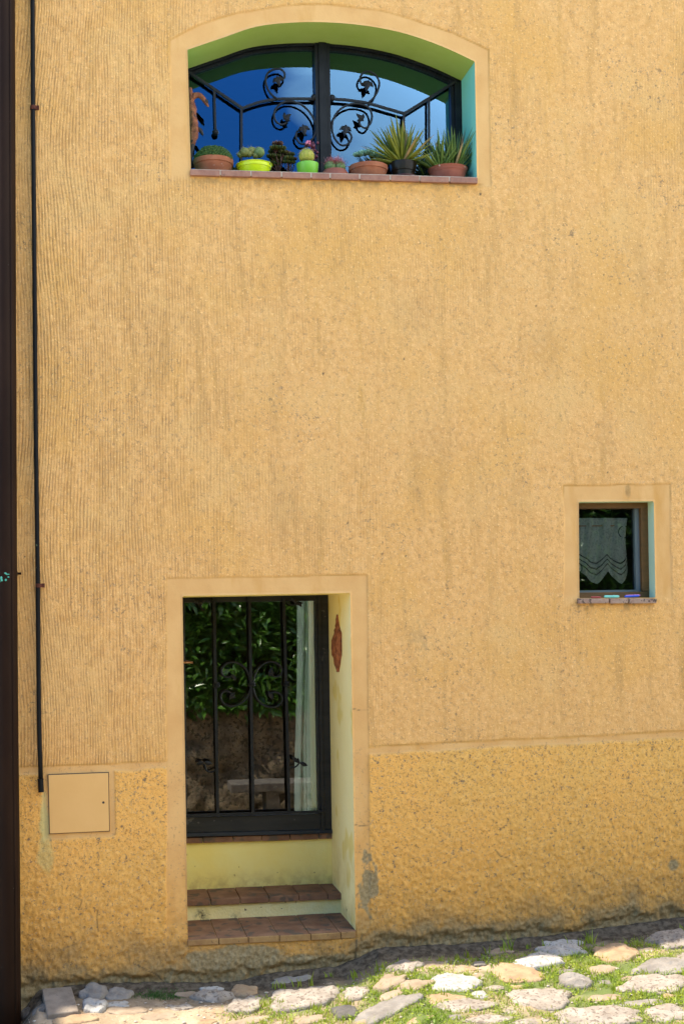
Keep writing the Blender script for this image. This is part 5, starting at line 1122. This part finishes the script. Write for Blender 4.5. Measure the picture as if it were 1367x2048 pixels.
Fw = np.concatenate([Fw, np.stack([top + rr, i0 + rr, i0 + rr + 1, top + rr + 1], 1), np.stack([i0 + rr, i0 + sh[1] + rr, i0 + sh[1] + rr + 1, i0 + rr + 1], 1)])
o = npmesh('stone_wall', Vw, Fw, MT['fieldstone'], None, True, base=(2, YW, -.6)); tag(o, 'low rough field stone wall across the lane, reflected in the door glass', 'wall')
def hedge():
    h_ = empty('hedge', (2, YW - .55, .8), 'dense dark laurel hedge on the far wall, reflected in the door glass', 'hedge')
    m = MB(); m.hexa([(-5.9, YW - 1.5, .8), (10.9, YW - 1.5, .8), (10.9, YW - .20, .8), (-5.9, YW - .20, .8), (-5.9, YW - 1.5, 4.0), (10.9, YW - 1.5, 4.0), (10.9, YW - .80, 4.0), (-5.9, YW - .80, 4.0)]); m.build('hedge_core', MT['hedgecore'], h_)
    r = np.random.default_rng(55); n = 17000
    x = r.uniform(-5.9, 10.9, n); z = r.uniform(.75, 4.15, n); dense = (x > .5) & (x < 4); y = YW - .34 + r.normal(0, .09, n) + .14 * fbm(x * 1.3, z * 1.3, s=401)
    z = z
    x2 = r.uniform(.7, 3.4, 9000); z2 = r.uniform(.75, 2.6, 9000); y2 = YW - .34 + r.normal(0, .09, 9000) + .14 * fbm(x2 * 1.3, z2 * 1.3, s=401)
    x, y, z = np.concatenate([x, x2]), np.concatenate([y, y2]), np.concatenate([z, z2]); keep = fbm(x * 2.4, z * 2.4, s=402) > -.45; x, y, z = x[keep], y[keep], z[keep]; n = len(x)
    y = y + (2.6 - z) * .17; y = np.minimum(y, YW + .12)
    d = np.stack([r.normal(.25, .8, n), r.normal(.55, .35, n), r.normal(-.1, .55, n)], 1); d /= np.linalg.norm(d, axis=1)[:, None]
    u = np.stack([r.normal(0, .4, n), r.normal(.5, .4, n), r.normal(.9, .3, n)], 1); s_ = np.cross(d, u); s_ /= np.linalg.norm(s_, axis=1)[:, None]; nn = np.cross(s_, d)
    L_ = r.uniform(.11, .20, n)[:, None]; w = L_ * r.uniform(.28, .38, n)[:, None] * .5; c = np.stack([x, y, z], 1)
    V = np.stack([c, c + d * L_ * .5 - s_ * w + nn * w * .3, c + d * L_ * .5 - nn * w * .15, c + d * L_ * .5 + s_ * w + nn * w * .3, c + d * L_ - nn * L_ * .12], 1)
    b_ = np.arange(n)[:, None] * 5; F = np.concatenate([b_ + np.array(q) for q in ((0, 2, 1), (0, 3, 2), (1, 2, 4), (2, 3, 4))])
    npmesh('foliage', V.reshape(-1, 3), F, MT['laurel'], h_, False, base=(2, YW - .55, .8))
hedge()
# bench
bx0, bx1 = 1.60, 3.35; byf, byb = YW + .80, YW + .36; gzb = float(gz(2.3, byf))
zt = -.05
be = empty('bench', ((bx0 + bx1) / 2, (byf + byb) / 2, gzb), 'weathered stone bench in front of the far wall, reflected in the door glass', 'bench')
m = MB(); m.box((bx0, byb, zt - .10), (bx1, byf, zt)); m.build('seat', MT['bench'], be, bevel=.012)
for xa in (bx0 + .42, bx1 - .5):
    m = MB(); m.box((xa, byb + .05, gzb - .05), (xa + .16, byf - .06, zt - .1005)); m.build('leg', MT['bench'], be, bevel=.01)
def samp_b(n, r): return np.stack([r.uniform(-1, 6, n), r.uniform(YW + .05, YW + .9, n), np.zeros(n)], 1)
Vg, Fg = blades(16000, samp_b, .03, .10, .004, .008, 19, .9); o = npmesh('verge_grass', Vg, Fg, MT['grass'], None, False); tag(o, 'grass verge along the far wall, reflected in the door glass', 'grass', None, 'stuff')
print('verts wall', len(X))
